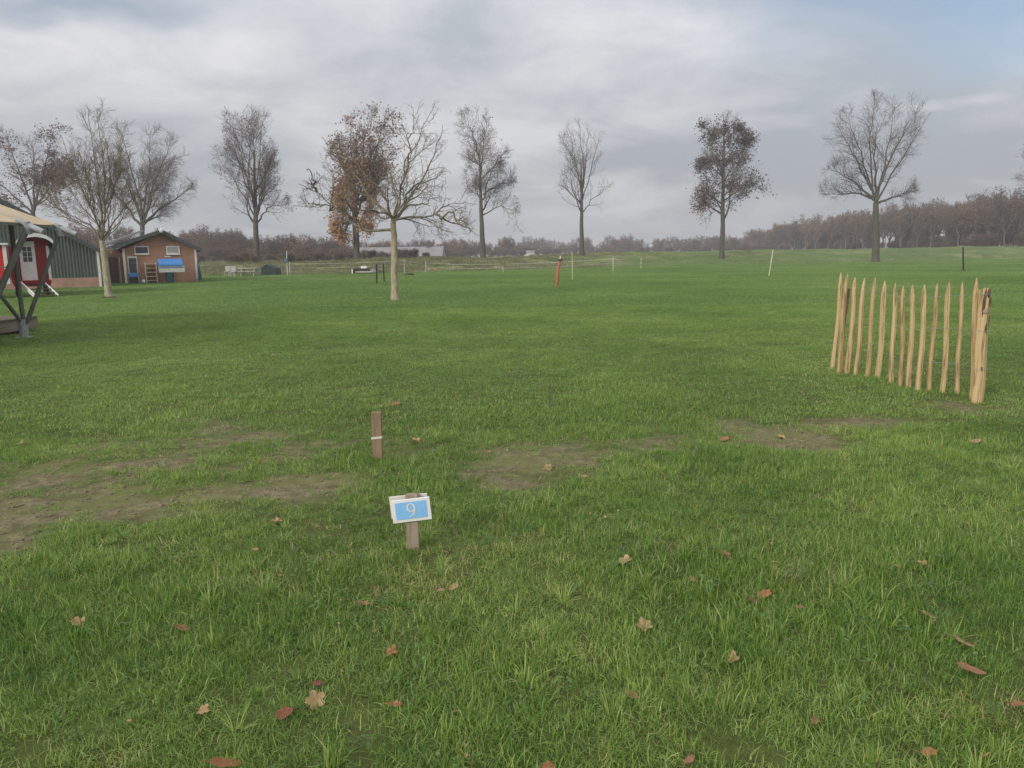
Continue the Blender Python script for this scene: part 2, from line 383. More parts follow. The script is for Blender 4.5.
# ------------------------------------------------------------------ scatter through geometry nodes
def scatter(name, protos, pts, rot, scl, pick, label, cat=None):
    pc = bpy.data.collections.new(name + '_forms')
    for i, mm in enumerate(protos):
        pc.objects.link(bpy.data.objects.new('%s_form_%02d' % (name, i), mm))
    me = bpy.data.meshes.new(name); me.vertices.add(len(pts)); me.vertices.foreach_set('co', np.asarray(pts, np.float32).ravel())
    a = me.attributes.new('rot', 'FLOAT_VECTOR', 'POINT'); a.data.foreach_set('vector', np.asarray(rot, np.float32).ravel())
    a = me.attributes.new('scl', 'FLOAT_VECTOR', 'POINT'); a.data.foreach_set('vector', np.asarray(scl, np.float32).ravel())
    a = me.attributes.new('pick', 'INT', 'POINT'); a.data.foreach_set('value', np.asarray(pick, np.int32))
    o = bpy.data.objects.new(name, me); col.objects.link(o)
    ng = bpy.data.node_groups.new(name, 'GeometryNodeTree')
    ng.interface.new_socket('Geometry', in_out='INPUT', socket_type='NodeSocketGeometry')
    ng.interface.new_socket('Geometry', in_out='OUTPUT', socket_type='NodeSocketGeometry')
    N = ng.nodes; L = ng.links
    gi = N.new('NodeGroupInput'); go = N.new('NodeGroupOutput'); ip = N.new('GeometryNodeInstanceOnPoints')
    ci = N.new('GeometryNodeCollectionInfo'); ci.inputs['Collection'].default_value = pc
    ci.inputs['Separate Children'].default_value = True; ci.inputs['Reset Children'].default_value = True
    def na(nm, t):
        n = N.new('GeometryNodeInputNamedAttribute'); n.data_type = t; n.inputs['Name'].default_value = nm
        return n.outputs['Attribute']
    L.new(gi.outputs[0], ip.inputs['Points']); L.new(ci.outputs[0], ip.inputs['Instance'])
    ip.inputs['Pick Instance'].default_value = True
    L.new(na('pick', 'INT'), ip.inputs['Instance Index']); L.new(na('rot', 'FLOAT_VECTOR'), ip.inputs['Rotation'])
    L.new(na('scl', 'FLOAT_VECTOR'), ip.inputs['Scale']); L.new(ip.outputs[0], go.inputs[0])
    md = o.modifiers.new('scatter', 'NODES'); md.node_group = ng
    return tag(o, label, cat, kind='stuff')

def blades(n, rad, h0, h1, w, lean, m, segs=3, clump=0, seed=0, tone=None, radial=False):
    r = np.random.default_rng(seed)
    th = r.uniform(0, 2 * np.pi, n); q = rad * np.sqrt(r.uniform(0, 1, n))
    if clump:
        cc = r.integers(0, clump, n); cth = r.uniform(0, 2 * np.pi, clump); cq = rad * np.sqrt(r.uniform(0, 1, clump))
        bx = cq[cc] * np.cos(cth[cc]) + r.normal(0, rad * .22, n); by = cq[cc] * np.sin(cth[cc]) + r.normal(0, rad * .22, n)
        tn = np.clip(r.uniform(0, 1, clump)[cc] * .4 + r.uniform(0, 1, n) * .6, 0, 1)
    else:
        bx = q * np.cos(th); by = q * np.sin(th); tn = r.uniform(0, 1, n)
    h = r.uniform(h0, h1, n) * (.6 + .4 * r.uniform(0, 1, n)); az = r.uniform(0, 2 * np.pi, n)
    if radial: bx *= .25; by *= .25; az = np.arctan2(by, bx) + r.normal(0, .3, n)
    ln = np.abs(r.normal(0, lean, n)); face = az + r.uniform(-1.2, 1.2, n) + np.pi / 2
    ww = w * r.uniform(.6, 1.3, n); Vs = []
    for s in range(segs + 1):
        t = s / segs; a = ln * (.35 + t * 1.0); a = np.minimum(a, 1.75)
        hx = h * t * np.sin(a); hz = h * t * np.cos(a) ; wd = ww * (1 - t ** 1.8) + .0002
        cx = bx + np.cos(az) * hx; cy = by + np.sin(az) * hx; cz = hz - .008
        for sg in (-1, 1):
            Vs.append(np.stack([cx + sg * wd * .5 * np.cos(face), cy + sg * wd * .5 * np.sin(face), np.maximum(cz, .002 - .01 * (s == 0))], -1))
    VV = np.stack(Vs, 1); k = 2 * (segs + 1)
    base = (np.arange(n) * k)[:, None, None]
    q4 = np.array([[2 * s, 2 * s + 1, 2 * s + 3, 2 * s + 2] for s in range(segs)])[None]
    FF = (base + q4).reshape(-1, 4)
    if tone: tn = tn * (tone[1] - tone[0]) + tone[0]
    return raw_mesh('tuft', VV.reshape(-1, 3), FF, m, np.repeat(tn, k))
def weeds(seed):   # little rosettes of broad leaves
    r = np.random.default_rng(seed); Vs = []; Fs = []; T = []
    for k in range(5):
        cx, cy = r.uniform(-.06, .06, 2)
        for j in range(r.integers(4, 8)):
            a = r.uniform(0, 6.28); l = r.uniform(.010, .022); w = l * .45; e = r.uniform(.1, .8)
            d = np.array([math.cos(a) * math.cos(e), math.sin(a) * math.cos(e), math.sin(e)]); s = np.array([-math.sin(a), math.cos(a), 0]); c = np.array([cx, cy, r.uniform(.01, .05)])
            o = len(Vs); Vs += [c, c + d * l * .5 + s * w, c + d * l + np.array([0, 0, -.005]), c + d * l * .5 - s * w]; Fs.append([o, o + 1, o + 2, o + 3]); T += [r.uniform(0, 1)] * 4
    return raw_mesh('weed', Vs, Fs, M['weed'], T)

def wedge(n, y0, y1, margin=1.5, k=.70):
    # area-uniform samples in the visible wedge
    out = []
    tot = 0
    while tot < n:
        y = np.sqrt(rng.uniform(y0 * y0, y1 * y1, n)); x = rng.uniform(-1, 1, n) * (k * y1 + margin)
        ok = np.abs(x) < k * y + margin; out.append(np.stack([x[ok], y[ok]], -1)); tot += ok.sum()
        # correct bias: y was drawn ~ y, x-range constant then clipped -> reweight by using uniform y instead
    return np.concatenate(out)[:n]
def region(n, y0, y1, margin=1.5, k=.70):
    out = []; tot = 0
    while tot < n:
        y = rng.uniform(y0, y1, n); x = rng.uniform(-1, 1, n) * (k * y1 + margin)
        ok = np.abs(x) < k * y + margin; out.append(np.stack([x[ok], y[ok]], -1)); tot += ok.sum()
    return np.concatenate(out)[:n]
def warea(y0, y1, margin, k=.7): return k * (y1 * y1 - y0 * y0) + 2 * margin * (y1 - y0)

# near lawn: fine blades
def lawn(name, y0, y1, margin, dens, protos, sbase, label, thin=.0, nprot=None, hcap=None):
    n = int(warea(y0, y1, margin) * dens); p = region(n, y0, y1, margin); x, y = p.T
    d = dirt(x, y); st = straw(x, y)
    keep = rng.uniform(0, 1, n) > np.clip(d * .95, 0, .88); x, y, d, st = x[keep], y[keep], d[keep], st[keep]
    n = len(x)
    hn = fbm(x * .9, y * .9, 40, 3); h2 = fbm(x * 3.1, y * 3.1, 44, 2)
    s = sbase * (.42 + .9 * hn) * (.75 + .5 * h2) * (1 - .62 * np.clip(d * 1.8, 0, 1)) * rng.uniform(.75, 1.25, n)
    s = s * (1 - .3 * np.clip(sstep(5.5, 9, y), 0, 1))
    z = height(x, y)
    rot = np.stack([rng.normal(0, .10, n), rng.normal(0, .10, n), rng.uniform(0, 6.28, n)], -1)
    hs = rng.uniform(.9, 1.1, n)
    pick = rng.integers(0, nprot or len(protos), n)
    return x, y, z, rot, s, pick, st
A = [blades(140, .15, .025, .090, .0034, .85, M['grass'], 4, 9, 100 + i) for i in range(6)]
A += [blades(120, .15, .03, .10, .0036, 1.5, M['grass'], 4, 7, 120 + i) for i in range(3)]
A += [blades(60, .14, .03, .10, .0032, 1.5, M['straw'], 4, 6, 140 + i) for i in range(3)]
A += [weeds(160 + i) for i in range(3)]
A += [blades(46, .10, .06, .15, .0046, 1.15, M['grass'], 4, 0, 170 + i, (.30, .97), radial=True) for i in range(3)]
x, y, z, rot, s, pick, st = lawn('g', 1.3, 7.0, 1.6, 165, A, 1.0, '', nprot=9)
u = rng.uniform(0, 1, len(x)); pick = np.where(u < st * .75 + .05, rng.integers(9, 12, len(x)), pick)
u = rng.uniform(0, 1, len(x)); pick = np.where(u < .06, rng.integers(12, 15, len(x)), pick)
u = rng.uniform(0, 1, len(x)); pick = np.where((u > .93), rng.integers(15, 18, len(x)), pick)
scatter('meadow_grass', A, np.stack([x, y, z], -1), rot, np.stack([s ** .5, s ** .5, s], -1), pick, 'long tufted green grass in the foreground of the field')
B = [blades(130, .28, .035, .085, .0062, .55, M['grass_mid'], 3, 14, 200 + i) for i in range(6)]
B += [blades(70, .22, .03, .07, .005, 1.2, M['straw'], 3, 6, 220 + i) for i in range(2)]
x, y, z, rot, s, pick, st = lawn('g', 7.0, 24.0, 2.0, 46, B, 1.0, '', nprot=6)
u = rng.uniform(0, 1, len(x)); pick = np.where(u < .03 + st * .5, rng.integers(6, 8, len(x)), pick)
s = s * np.interp(y, [7, 12, 22], [1, .9, .9])
scatter('lawn_grass', B, np.stack([x, y, z], -1), rot, np.stack([np.ones_like(s), np.ones_like(s), s], -1), pick, 'shorter lawn grass in the middle of the field')
C_ = [blades(150, .6, .035, .10, .017, .5, M['grass_far'], 2, 40, 300 + i) for i in range(5)]
n = int(warea(22, 130, 4) * 5.5); p = region(n, 22, 130, 4); x, y = p.T
ok = (y < foot(x) + 2 + 18 * sstep(8, 25, x) * rng.uniform(0, 1, n)) & (rng.uniform(0, 1, n) < np.interp(y, [22, 45, 130], [1, .9, .45])); x, y = x[ok], y[ok]; n = len(x)
rot = np.stack([np.zeros(n), np.zeros(n), rng.uniform(0, 6.28, n)], -1); s = rng.uniform(.6, 1.1, n) * np.interp(y, [22, 60], [.8, .9])
scatter('far_lawn_grass', C_, np.stack([x, y, height(x, y)], -1), rot, np.stack([np.ones(n), np.ones(n), s], -1), rng.integers(0, 5, n), 'mown lawn grass stretching to the rough bank')
# rough bank
D_ = [blades(90, .8, .18, .5, .03, .5, M['rough_grass'], 2, 12, 400 + i) for i in range(6)]
n = 15000; x = rng.uniform(-85, 95, n); t = rng.uniform(0, 1, n); y = foot(x) - 1 + t * 34
dn = fbm(x * .15, y * .15, 60, 3) * (1 - .6 * sstep(0, 30, x)); ok = rng.uniform(0, 1, n) < np.clip((dn - .22) * 2.6, 0, 1)
x, y = x[ok], y[ok]; n = len(x)
s = rng.uniform(.4, 1.2, n) * (.4 + 1.3 * fbm(x * .3, y * .3, 62, 2)) * (1 - .6 * sstep(-5, 22, x))
rot = np.stack([np.zeros(n), np.zeros(n), rng.uniform(0, 6.28, n)], -1)
scatter('bank_grass', D_, np.stack([x, y, height(x, y)], -1), rot, np.stack([np.ones(n), np.ones(n), s], -1), rng.integers(0, 6, n), 'rough green and straw coloured grass on the bank beyond the lawn')

# crumbs of soil on the worn ground, bits of dead leaf and stalk in the turf
def lump(seed):
    mb = MB(); mb.ico((0, 0, .25), (1, .8, .6), 1, .5, seed); me = bpy.data.meshes.new('crumb'); me.from_pydata(mb.v, [], mb.f); me.materials.append(M['soil_pale']); return me
cr = [lump(i) for i in range(4)]
n = 60000; p = region(n, 2.5, 12, 1); x, y = p.T; d = dirt(x, y); ok = rng.uniform(0, 1, n) < d * .55; x, y = x[ok], y[ok]; n = len(x)
sz = rng.uniform(0, 1, n) ** 4 * .016 + .0025
scatter('soil_crumbs', cr, np.stack([x, y, height(x, y)], -1), np.stack([np.zeros(n), np.zeros(n), rng.uniform(0, 6.28, n)], -1), np.stack([sz] * 3, -1), rng.integers(0, 4, n), 'small clods and crumbs of earth on the worn strip')
def bit(seed):
    r = np.random.default_rng(seed); o = np.array([[-1, 0, 0], [-.3, .45, .1], [.5, .35, .25], [1, 0, .1], [.4, -.4, .0], [-.4, -.3, .15]]) + r.normal(0, .12, (6, 3))
    return raw_mesh('bit', o, [[0, 1, 2, 5], [5, 2, 3, 4]], M['litter'], r.uniform(0, 1, 6))
def stalk(seed):
    r = np.random.default_rng(seed); a = r.uniform(-.3, .3, 2); o = [[-3, 0, 0], [-3, .1, 0], [0, a[0], .5], [0, a[0] + .12, .5], [3, a[1], .2], [3, a[1] + .05, .2]]
    return raw_mesh('stalk', o, [[0, 2, 3, 1], [2, 4, 5, 3]], M['litter'], r.uniform(.5, 1, 6))
lt = [bit(i) for i in range(4)] + [stalk(i + 9) for i in range(3)]
n = 5200; p = region(n, 1.5, 16, 1); x, y = p.T; sz = rng.uniform(.005, .013, n); big = rng.uniform(0, 1, n) < .05; sz = np.where(big, sz * 1.7, sz)
scatter('turf_litter', lt, np.stack([x, y, height(x, y) + rng.uniform(.004, .05, n)], -1), np.stack([rng.normal(0, .5, n), rng.normal(0, .5, n), rng.uniform(0, 6.28, n)], -1), np.stack([sz] * 3, -1), rng.integers(0, 7, n), 'crumbled dead leaf and dry stalks lying in the turf')

# ------------------------------------------------------------------ trees
def wood_mat(name, twig, mid, bark, bump=.4):
    m, nt, b = mat(name, .9, .15)
    at = nd(nt, 'ShaderNodeAttribute', attribute_name='tone')
    r = ramp(nt, at.outputs['Fac'], [(.0, twig), (.35, mid), (.8, bark)])
    tc = nd(nt, 'ShaderNodeTexCoord'); mp = nd(nt, 'ShaderNodeMapping'); mp.inputs['Scale'].default_value = (1, 1, .4); nt.links.new(tc.outputs['Object'], mp.inputs[0])
    n = nd(nt, 'ShaderNodeTexNoise', i_Scale=9.0, i_Detail=5.0, i_Roughness=.65); nt.links.new(mp.outputs[0], n.inputs['Vector'])
    v = ramp(nt, n.outputs['Fac'], [(.3, (.55, .56, .52)), (.52, (.95, .95, .92)), (.70, (1.3, 1.27, 1.2))])
    nt.links.new(mixc(nt, 1.0, r.outputs[0], v.outputs[0], 'MULTIPLY'), b.inputs['Base Color'])
    bp = nd(nt, 'ShaderNodeBump', i_Strength=bump, i_Distance=.02); nt.links.new(n.outputs['Fac'], bp.inputs['Height']); nt.links.new(bp.outputs[0], b.inputs['Normal'])
    return m
M['wood_pale'] = wood_mat('wood_pale', (.16, .13, .095), (.23, .20, .145), (.37, .32, .225))
M['wood_young'] = wood_mat('wood_young', (.20, .165, .125), (.20, .17, .125), (.35, .31, .22))
M['wood_far'] = wood_mat('wood_far', (.17, .14, .125), (.11, .095, .08), (.105, .095, .075))
M['wood_mass'] = wood_mat('wood_mass', (.16, .12, .10), (.15, .125, .10), (.16, .14, .12), 0)

def rpath(poly, K, wob=0, r=None):
    p = np.array(poly, float); seg = np.linalg.norm(np.diff(p, axis=0), axis=1); c = np.concatenate([[0], np.cumsum(seg)]); t = np.linspace(0, c[-1], K)
    # smooth interpolation (Catmull-Rom like through resample then filter)
    q = np.stack([np.interp(t, c, p[:, i]) for i in range(3)], -1)
    for _ in range(2): q[1:-1] = q[1:-1] * .5 + (q[:-2] + q[2:]) * .25
    if wob: 
        w = r.normal(0, wob, (K, 3)); w[0] = 0; w = (w + np.roll(w, 1, 0)) * .5; w[0] = 0; q = q + w
    return q
def inside(p, prof, ysq, ph):
    z = [a[0] for a in prof]; cx = np.interp(p[..., 2], z, [a[1] for a in prof]); hw = np.interp(p[..., 2], z, [a[2] for a in prof], left=0, right=0)
    an = np.arctan2(p[..., 1], p[..., 0] - cx); wob = 1 + .16 * np.sin(an * 3 + ph + p[..., 2] * .9) + .10 * np.sin(an * 5 + ph * 2 + p[..., 2] * 1.7)
    return ((p[..., 0] - cx) ** 2 + (p[..., 1] / ysq) ** 2) < (hw * wob) ** 2
def spawn(path, rad, m, t0, t1, L0, L1, ang, up, wander, K, rk, rtip, r, prof=None, ysq=1, ph=0, out=.0, rmax=9, tpow=1.0):
    """children of all parent paths at once. path (B,K0,3), rad (B,K0)"""
    B, K0, _ = path.shape; bi = np.repeat(np.arange(B), m); n = len(bi)
    t = t0 + (t1 - t0) * ((np.tile(np.arange(m), B) + r.uniform(0, 1, n)) / m) ** tpow
    f = t * (K0 - 1); i0 = np.minimum(f.astype(int), K0 - 2); fr = (f - i0)[:, None]
    st = path[bi, i0] * (1 - fr) + path[bi, i0 + 1] * fr; pr_ = rad[bi, i0] * (1 - fr[:, 0]) + rad[bi, i0 + 1] * fr[:, 0]
    d = path[bi, i0 + 1] - path[bi, i0]; d /= np.linalg.norm(d, axis=1)[:, None] + 1e-9
    u = np.cross(d, r.normal(0, 1, (n, 3))); u /= np.linalg.norm(u, axis=1)[:, None] + 1e-9
    if out:
        o = st * np.array([1, 1, 0]); o /= np.linalg.norm(o, axis=1)[:, None] + 1e-9; u = u + o * out; u -= d * (u * d).sum(1)[:, None]; u /= np.linalg.norm(u, axis=1)[:, None] + 1e-9
    a = np.radians(r.uniform(ang[0], ang[1], n))[:, None]
    cd = d * np.cos(a) + u * np.sin(a)
    L = (L0 + (L1 - L0) * t) * r.uniform(.55, 1.15, n)
    def walk(L, seedarr):
        pts = [st]; c = cd.copy()
        for k in range(K - 1):
            c = c + seedarr[k] * wander + np.array([0, 0, up]); c /= np.linalg.norm(c, axis=1)[:, None] + 1e-9
            pts.append(pts[-1] + c * (L / (K - 1))[:, None])
        return np.stack(pts, 1)
    sa = r.normal(0, 1, (K - 1, n, 3)); W_ = walk(L, sa)
    if prof is not None:
        ins = inside(W_, prof, ysq, ph); ins[:, 0] = True
        k = np.where(ins.all(1), K, np.argmin(ins, 1)); L = L * np.where(k >= K, 1, (k - .3) / (K - 1) * r.uniform(.8, 1.25, n)); W_ = walk(L, sa)
    keep = L > .12 * (L0 + L1) / 2
    cr = np.minimum(pr_ * rk, rmax); cr = np.maximum(cr, rtip * 1.15)
    R_ = cr[:, None] + (rtip - cr)[:, None] * (np.linspace(0, 1, K)[None] ** .8)
    return W_[keep], R_[keep]
def batch_tubes(path, rad, k):
    B, K, _ = path.shape
    t = np.gradient(path, axis=1); t /= np.linalg.norm(t, axis=2)[..., None] + 1e-9
    m = t.mean(1); ref = np.where((np.abs(m[:, 2:3]) > .85), np.array([[1., 0, 0]]), np.array([[0, 0, 1.]]))[:, None]
    u = np.cross(t, ref); u /= np.linalg.norm(u, axis=2)[..., None] + 1e-9; w = np.cross(t, u)
    an = np.arange(k) * 2 * np.pi / k
    V = path[:, :, None] + (u[:, :, None] * np.cos(an)[:, None] + w[:, :, None] * np.sin(an)[:, None]) * rad[:, :, None, None]
    base = (np.arange(B) * K * k)[:, None, None] + (np.arange(K - 1) * k)[None, :, None]
    a0 = base + np.arange(k); a1 = base + (np.arange(k) + 1) % k
    return V.reshape(-1, 3), np.stack([a0, a1, a1 + k, a0 + k], -1).reshape(-1, 4), np.repeat(rad.reshape(-1), k)
def join(parts):
    V = []; Fq = []; T_ = []; o = 0
    for v, f, t in parts: V.append(v); Fq.append(f + o); T_.append(t); o += len(v)
    return np.concatenate(V), np.concatenate(Fq), np.concatenate(T_)
def grow(trunk, limbs, prof, seed, rbase, rfork, rtip, auto, l1, l2, l3, ysq=1.0, wob=.05, limb_r=.62, leader=True):
    """auto=(n,t0,t1,L0,L1,ang,up); l1..l3=(children per parent, L0, L1, ang, up)"""
    r = np.random.default_rng(seed); ph = seed * 1.7
    tp = rpath(trunk, 16, wob * .25, r); tr = np.interp(np.linspace(0, 1, 16), [0, .06, .2, 1], [rbase * 1.4, rbase * 1.05, rbase, rfork])
    LP = [rpath(l, 14, wob, r) for l in limbs]; LR = [np.linspace(1, 0, 14) ** 1.15 * (rfork * limb_r * (.8 + .4 * r.random()) - rtip * 2) + rtip * 2 for _ in limbs]
    LP = np.array(LP); LR = np.array(LR)
    if auto:
        n, t0, t1, L0, L1, ang, up = auto
        if t0 < 1:
            A_, AR = spawn(tp[None], tr[None], n, t0, t1, L0, L1, ang, up, .10, 14, .55, rtip * 2, r, prof, ysq, ph)
        else:   # around the limbs' start
            A_, AR = spawn(LP, LR, max(1, n // len(LP)), 0, .35, L0, L1, ang, up, .10, 14, .75, rtip * 2, r, prof, ysq, ph, out=.5)
        LP = np.concatenate([LP, A_]); LR = np.concatenate([LR, AR])
    c1, r1 = spawn(LP, LR, l1[0], .18, 1, l1[1], l1[2], l1[3], l1[4], .13, 8, .55, rtip * 1.5, r, prof, ysq, ph, out=.6, tpow=.8)
    c2, r2 = spawn(np.concatenate([c1]), r1, l2[0], .15, 1, l2[1], l2[2], l2[3], l2[4], .16, 5, .6, rtip * 1.2, r, prof, ysq, ph, out=.25)
    e2, er2 = spawn(LP, LR, l2[0], .5, 1, l2[1], l2[2], l2[3], l2[4], .16, 5, .5, rtip * 1.2, r, prof, ysq, ph, out=.25)
    c2 = np.concatenate([c2, e2]); r2 = np.concatenate([r2, er2])
    c3, r3 = spawn(c2, r2, l3[0], .15, 1, l3[1], l3[2], l3[3], l3[4], .2, 4, .7, rtip, r)
    return (tp[None], tr[None]), (LP, LR), (c1, r1), (c2, r2), (c3, r3)
def leafmesh(P_, size, seed, m, tone, name='leaves', per=1, spread=.1):
    r = np.random.default_rng(seed); P_ = np.repeat(P_, per, 0) + r.normal(0, spread, (len(P_) * per, 3)); n = len(P_)
    a = r.normal(0, 1, (n, 3)); a /= np.linalg.norm(a, axis=1)[:, None]; b = np.cross(a, r.normal(0, 1, (n, 3))); b /= np.linalg.norm(b, axis=1)[:, None]
    s = size * r.uniform(.5, 1.2, n)[:, None]
    VV = np.stack([P_, P_ + a * s * .5 + b * s * .32, P_ + a * s, P_ + a * s * .5 - b * s * .32], 1).reshape(-1, 3)
    tn = np.repeat(np.clip(tone(P_) + r.normal(0, .2, n), 0, 1), 4)
    return raw_mesh(name, VV, np.arange(4 * n).reshape(-1, 4), m, tn)
def link(name, me, parent=None):
    o = bpy.data.objects.new(name, me); col.objects.link(o)
    if parent: o.parent = parent
    return o
def tree(label, base, g, m, name='bare_tree', group=None, leaves=None, rref=.3):
    T = thing(name, label, 'tree', base, group)
    v, f, t = batch_tubes(*g[0], 14); link('trunk', raw_mesh('trunk', v, f, m, t / rref, smooth=True), T)
    v, f, t = join([batch_tubes(*g[1], 7), batch_tubes(*g[2], 5), batch_tubes(*g[3], 3), batch_tubes(*g[4], 3)])
    link('crown', raw_mesh('crown', v, f, m, t / rref, smooth=True), T)
    for l in (leaves or []): l(T, g)
    return T
def leaf_layer(m, frac, per, size, spread, tone, seed, name='foliage', cond=None, noise=None):
    def f(T, g):
        r = np.random.default_rng(seed); Q = np.concatenate([g[3][0][:, 1:].reshape(-1, 3), g[4][0][:, 1:].reshape(-1, 3)])
        if cond is not None: Q = Q[cond(Q)]
        if noise:
            s, th = noise; v = fbm(Q[:, 0] * s + 50 + Q[:, 1] * s * .7, Q[:, 2] * s, seed, 2); Q = Q[v > th]
        Q = Q[r.uniform(0, 1, len(Q)) < frac]
        link(name, leafmesh(Q, size, seed, m, tone, name, per, spread), T)
    return f
def PX(px, Y): return P(px, 256, Y).x
ROW = 'tall trees standing in a row behind the bank'
def far_tree(label, px, Y, prof_px, fork_y, seed, rbase=.36, name='bare_tree', leaves=None, limbs=(), group=ROW, rtip=.0072, up=.10, dens=1.0, auto=5, rfork=None, trunk_to=None, limb_r=.62, l1up=None):
    x0 = PX(px, Y); z0 = gz(x0, Y) - .1; base = (x0, Y, z0)
    def loc(qx, qy, dy=0): p = P(qx, qy, Y); return (p.x - x0, dy, p.z - z0)
    prof = []
    for (yy, xa, xb) in sorted(prof_px, key=lambda t: -t[0]):
        a = loc(xa, yy); b = loc(xb, yy); prof.append((a[2], (a[0] + b[0]) / 2, abs(b[0] - a[0]) / 2))
    tt = trunk_to or fork_y; rr = random.Random(seed * 3)
    trunk = [(0, 0, 0)] + ([loc(*trunk_to)] if trunk_to else [loc(px, fork_y)])
    sd = []
    for k, l in enumerate(limbs):
        dy = rr.uniform(-.9, .9); sd.append([loc(qx, qy, dy * i * 1.1) for i, (qx, qy) in enumerate(l)])
    H = prof[-1][0]; u1 = up if l1up is None else l1up
    t0 = loc(px, fork_y)[2] / trunk[-1][2] if trunk_to else 1.0
    g = grow(trunk, sd, prof, seed, rbase, rfork or rbase * .75, rtip, (auto, min(t0, 1.0), .97, H * .36, H * .24, (35, 70), up) if auto else None,
             (int(11 * dens), H * .16, H * .12, (28, 62), u1), (int(8 * dens), 1.9, 1.4, (25, 60), u1 * .6), (4, .9, .7, (20, 60), .04), limb_r=limb_r, wob=.12)
    return tree(label, base, g, M['wood_far'], name, group, leaves, .3)

far_tree('bare tree with brown leaves left in its crown, rising behind the tent roof', 33, 108,
         [(120, -2, 30), (126, -20, 66), (145, -30, 78), (165, -25, 80), (190, -12, 72), (212, 0, 62)], 212, 11, name='oak_tree', up=.03,
         limbs=[[(33, 214), (38, 190), (44, 165), (50, 132)], [(33, 212), (22, 180), (8, 152), (2, 128)], [(36, 205), (52, 182), (68, 168)], [(32, 212), (10, 190), (-12, 178)], [(34, 208), (34, 175), (28, 140)]],
         leaves=[leaf_layer(M['leaf_rust'], .5, 1, .30, .2, lambda p: .3 + 0 * p[:, 2], 11, noise=(.5, .36))])
far_tree('wide rounded bare tree growing behind the brick house', 142, 105,
         [(122, 122, 152), (133, 106, 172), (155, 96, 182), (180, 90, 197), (200, 88, 197), (222, 95, 190)], 224, 12, rbase=.38, up=.05, dens=1.2, auto=8,
         limbs=[[(142, 226), (139, 190), (130, 155), (124, 130)], [(142, 224), (150, 185), (161, 148), (164, 130)], [(142, 226), (165, 202), (190, 184)], [(142, 226), (120, 203), (98, 180)], [(143, 215), (148, 170), (146, 128)], [(142, 224), (130, 195), (112, 160)], [(143, 222), (160, 190), (178, 160)]])
far_tree('tall narrow bare tree with purple-brown twigs, right of the brick house', 256, 108,
         [(110, 238, 258), (120, 222, 272), (150, 211, 278), (175, 212, 280), (200, 218, 292), (225, 232, 290), (236, 240, 262)], 226, 13, rbase=.38, dens=1.0, auto=10, up=.11, trunk_to=(254, 150), rfork=.07, limb_r=1.7,
         limbs=[[(256, 228), (252, 190), (242, 150), (236, 120)], [(256, 228), (257, 190), (262, 145), (264, 118)], [(256, 218), (240, 188), (222, 160)], [(256, 224), (270, 206), (288, 204)], [(256, 220), (264, 185), (272, 150)], [(256, 214), (248, 175), (250, 130)]],
         leaves=[leaf_layer(M['leaf_purple'], .05, 1, .24, .2, lambda p: .3 + 0 * p[:, 2], 13)])
far_tree('leafy oak with orange and russet leaves, standing behind the pale-trunked walnut', 357, 106,
         [(107, 338, 376), (118, 332, 396), (140, 334, 402), (165, 334, 394), (190, 334, 385), (215, 333, 376), (240, 338, 370)], 228, 14, rbase=.42, name='oak_tree', auto=6, trunk_to=(353, 175),
         limbs=[[(356, 200), (372, 170), (392, 150)], [(356, 195), (376, 150), (392, 128)], [(355, 190), (342, 160), (338, 130)], [(356, 205), (374, 190), (382, 180)], [(355, 185), (362, 150), (368, 118)], [(356, 215), (342, 195), (336, 175)], [(357, 225), (354, 180), (348, 140), (350, 115)], [(357, 215), (368, 180), (382, 140), (388, 120)], [(357, 230), (345, 210), (338, 200)], [(357, 228), (366, 212), (373, 205)], [(357, 222), (346, 224), (337, 238)], [(357, 216), (348, 220), (342, 244)], [(357, 218), (364, 222), (370, 234)]],
         leaves=[leaf_layer(M['leaf_orange'], .46, 1, .38, .3, lambda p: np.interp(p[:, 2], [2, 9, 14], [.9, .55, .2]), 14, cond=lambda Q: (Q[:, 2] < 13.0) & (Q[:, 0] < 2.9), noise=(.45, .28)),
                 leaf_layer(M['leaf_rust'], .30, 1, .34, .3, lambda p: .6 + 0 * p[:, 2], 15, cond=lambda Q: Q[:, 2] > 11, noise=(.4, .38), name='upper_foliage')])
far_tree('bare tree with a narrow top and drooping right side, right of the walnut', 483, 112,
         [(110, 458, 484), (125, 456, 492), (150, 463, 508), (175, 466, 512), (195, 468, 519), (215, 474, 521), (232, 488, 519)], 215, 16, dens=1.1, trunk_to=(479, 150), auto=7, up=.06, rfork=.08, limb_r=1.3,
         limbs=[[(480, 160), (474, 140), (466, 115)], [(483, 200), (490, 175), (500, 155)], [(483, 215), (500, 205), (516, 212)], [(481, 175), (484, 145), (482, 120)], [(483, 195), (498, 185), (510, 180)]],
         leaves=[leaf_layer(M['leaf_purple'], .04, 1, .22, .2, lambda p: .3 + 0 * p[:, 2], 16)])
far_tree('slim bare tree with steep V-shaped branches, in the middle of the row', 582, 118,
         [(121, 565, 600), (140, 556, 604), (165, 560, 602), (185, 553, 608), (205, 558, 608), (226, 566, 602)], 218, 17, rbase=.32, up=.16, dens=.6, auto=8, trunk_to=(581, 160), rfork=.06, limb_r=1.6,
         limbs=[[(581, 195), (577, 165), (558, 136)], [(582, 200), (584, 165), (580, 125)], [(582, 202), (590, 170), (600, 132)], [(583, 212), (594, 198), (606, 188)], [(581, 204), (568, 190), (556, 184)], [(582, 190), (574, 160), (570, 130)], [(582, 192), (587, 160), (589, 126)]])
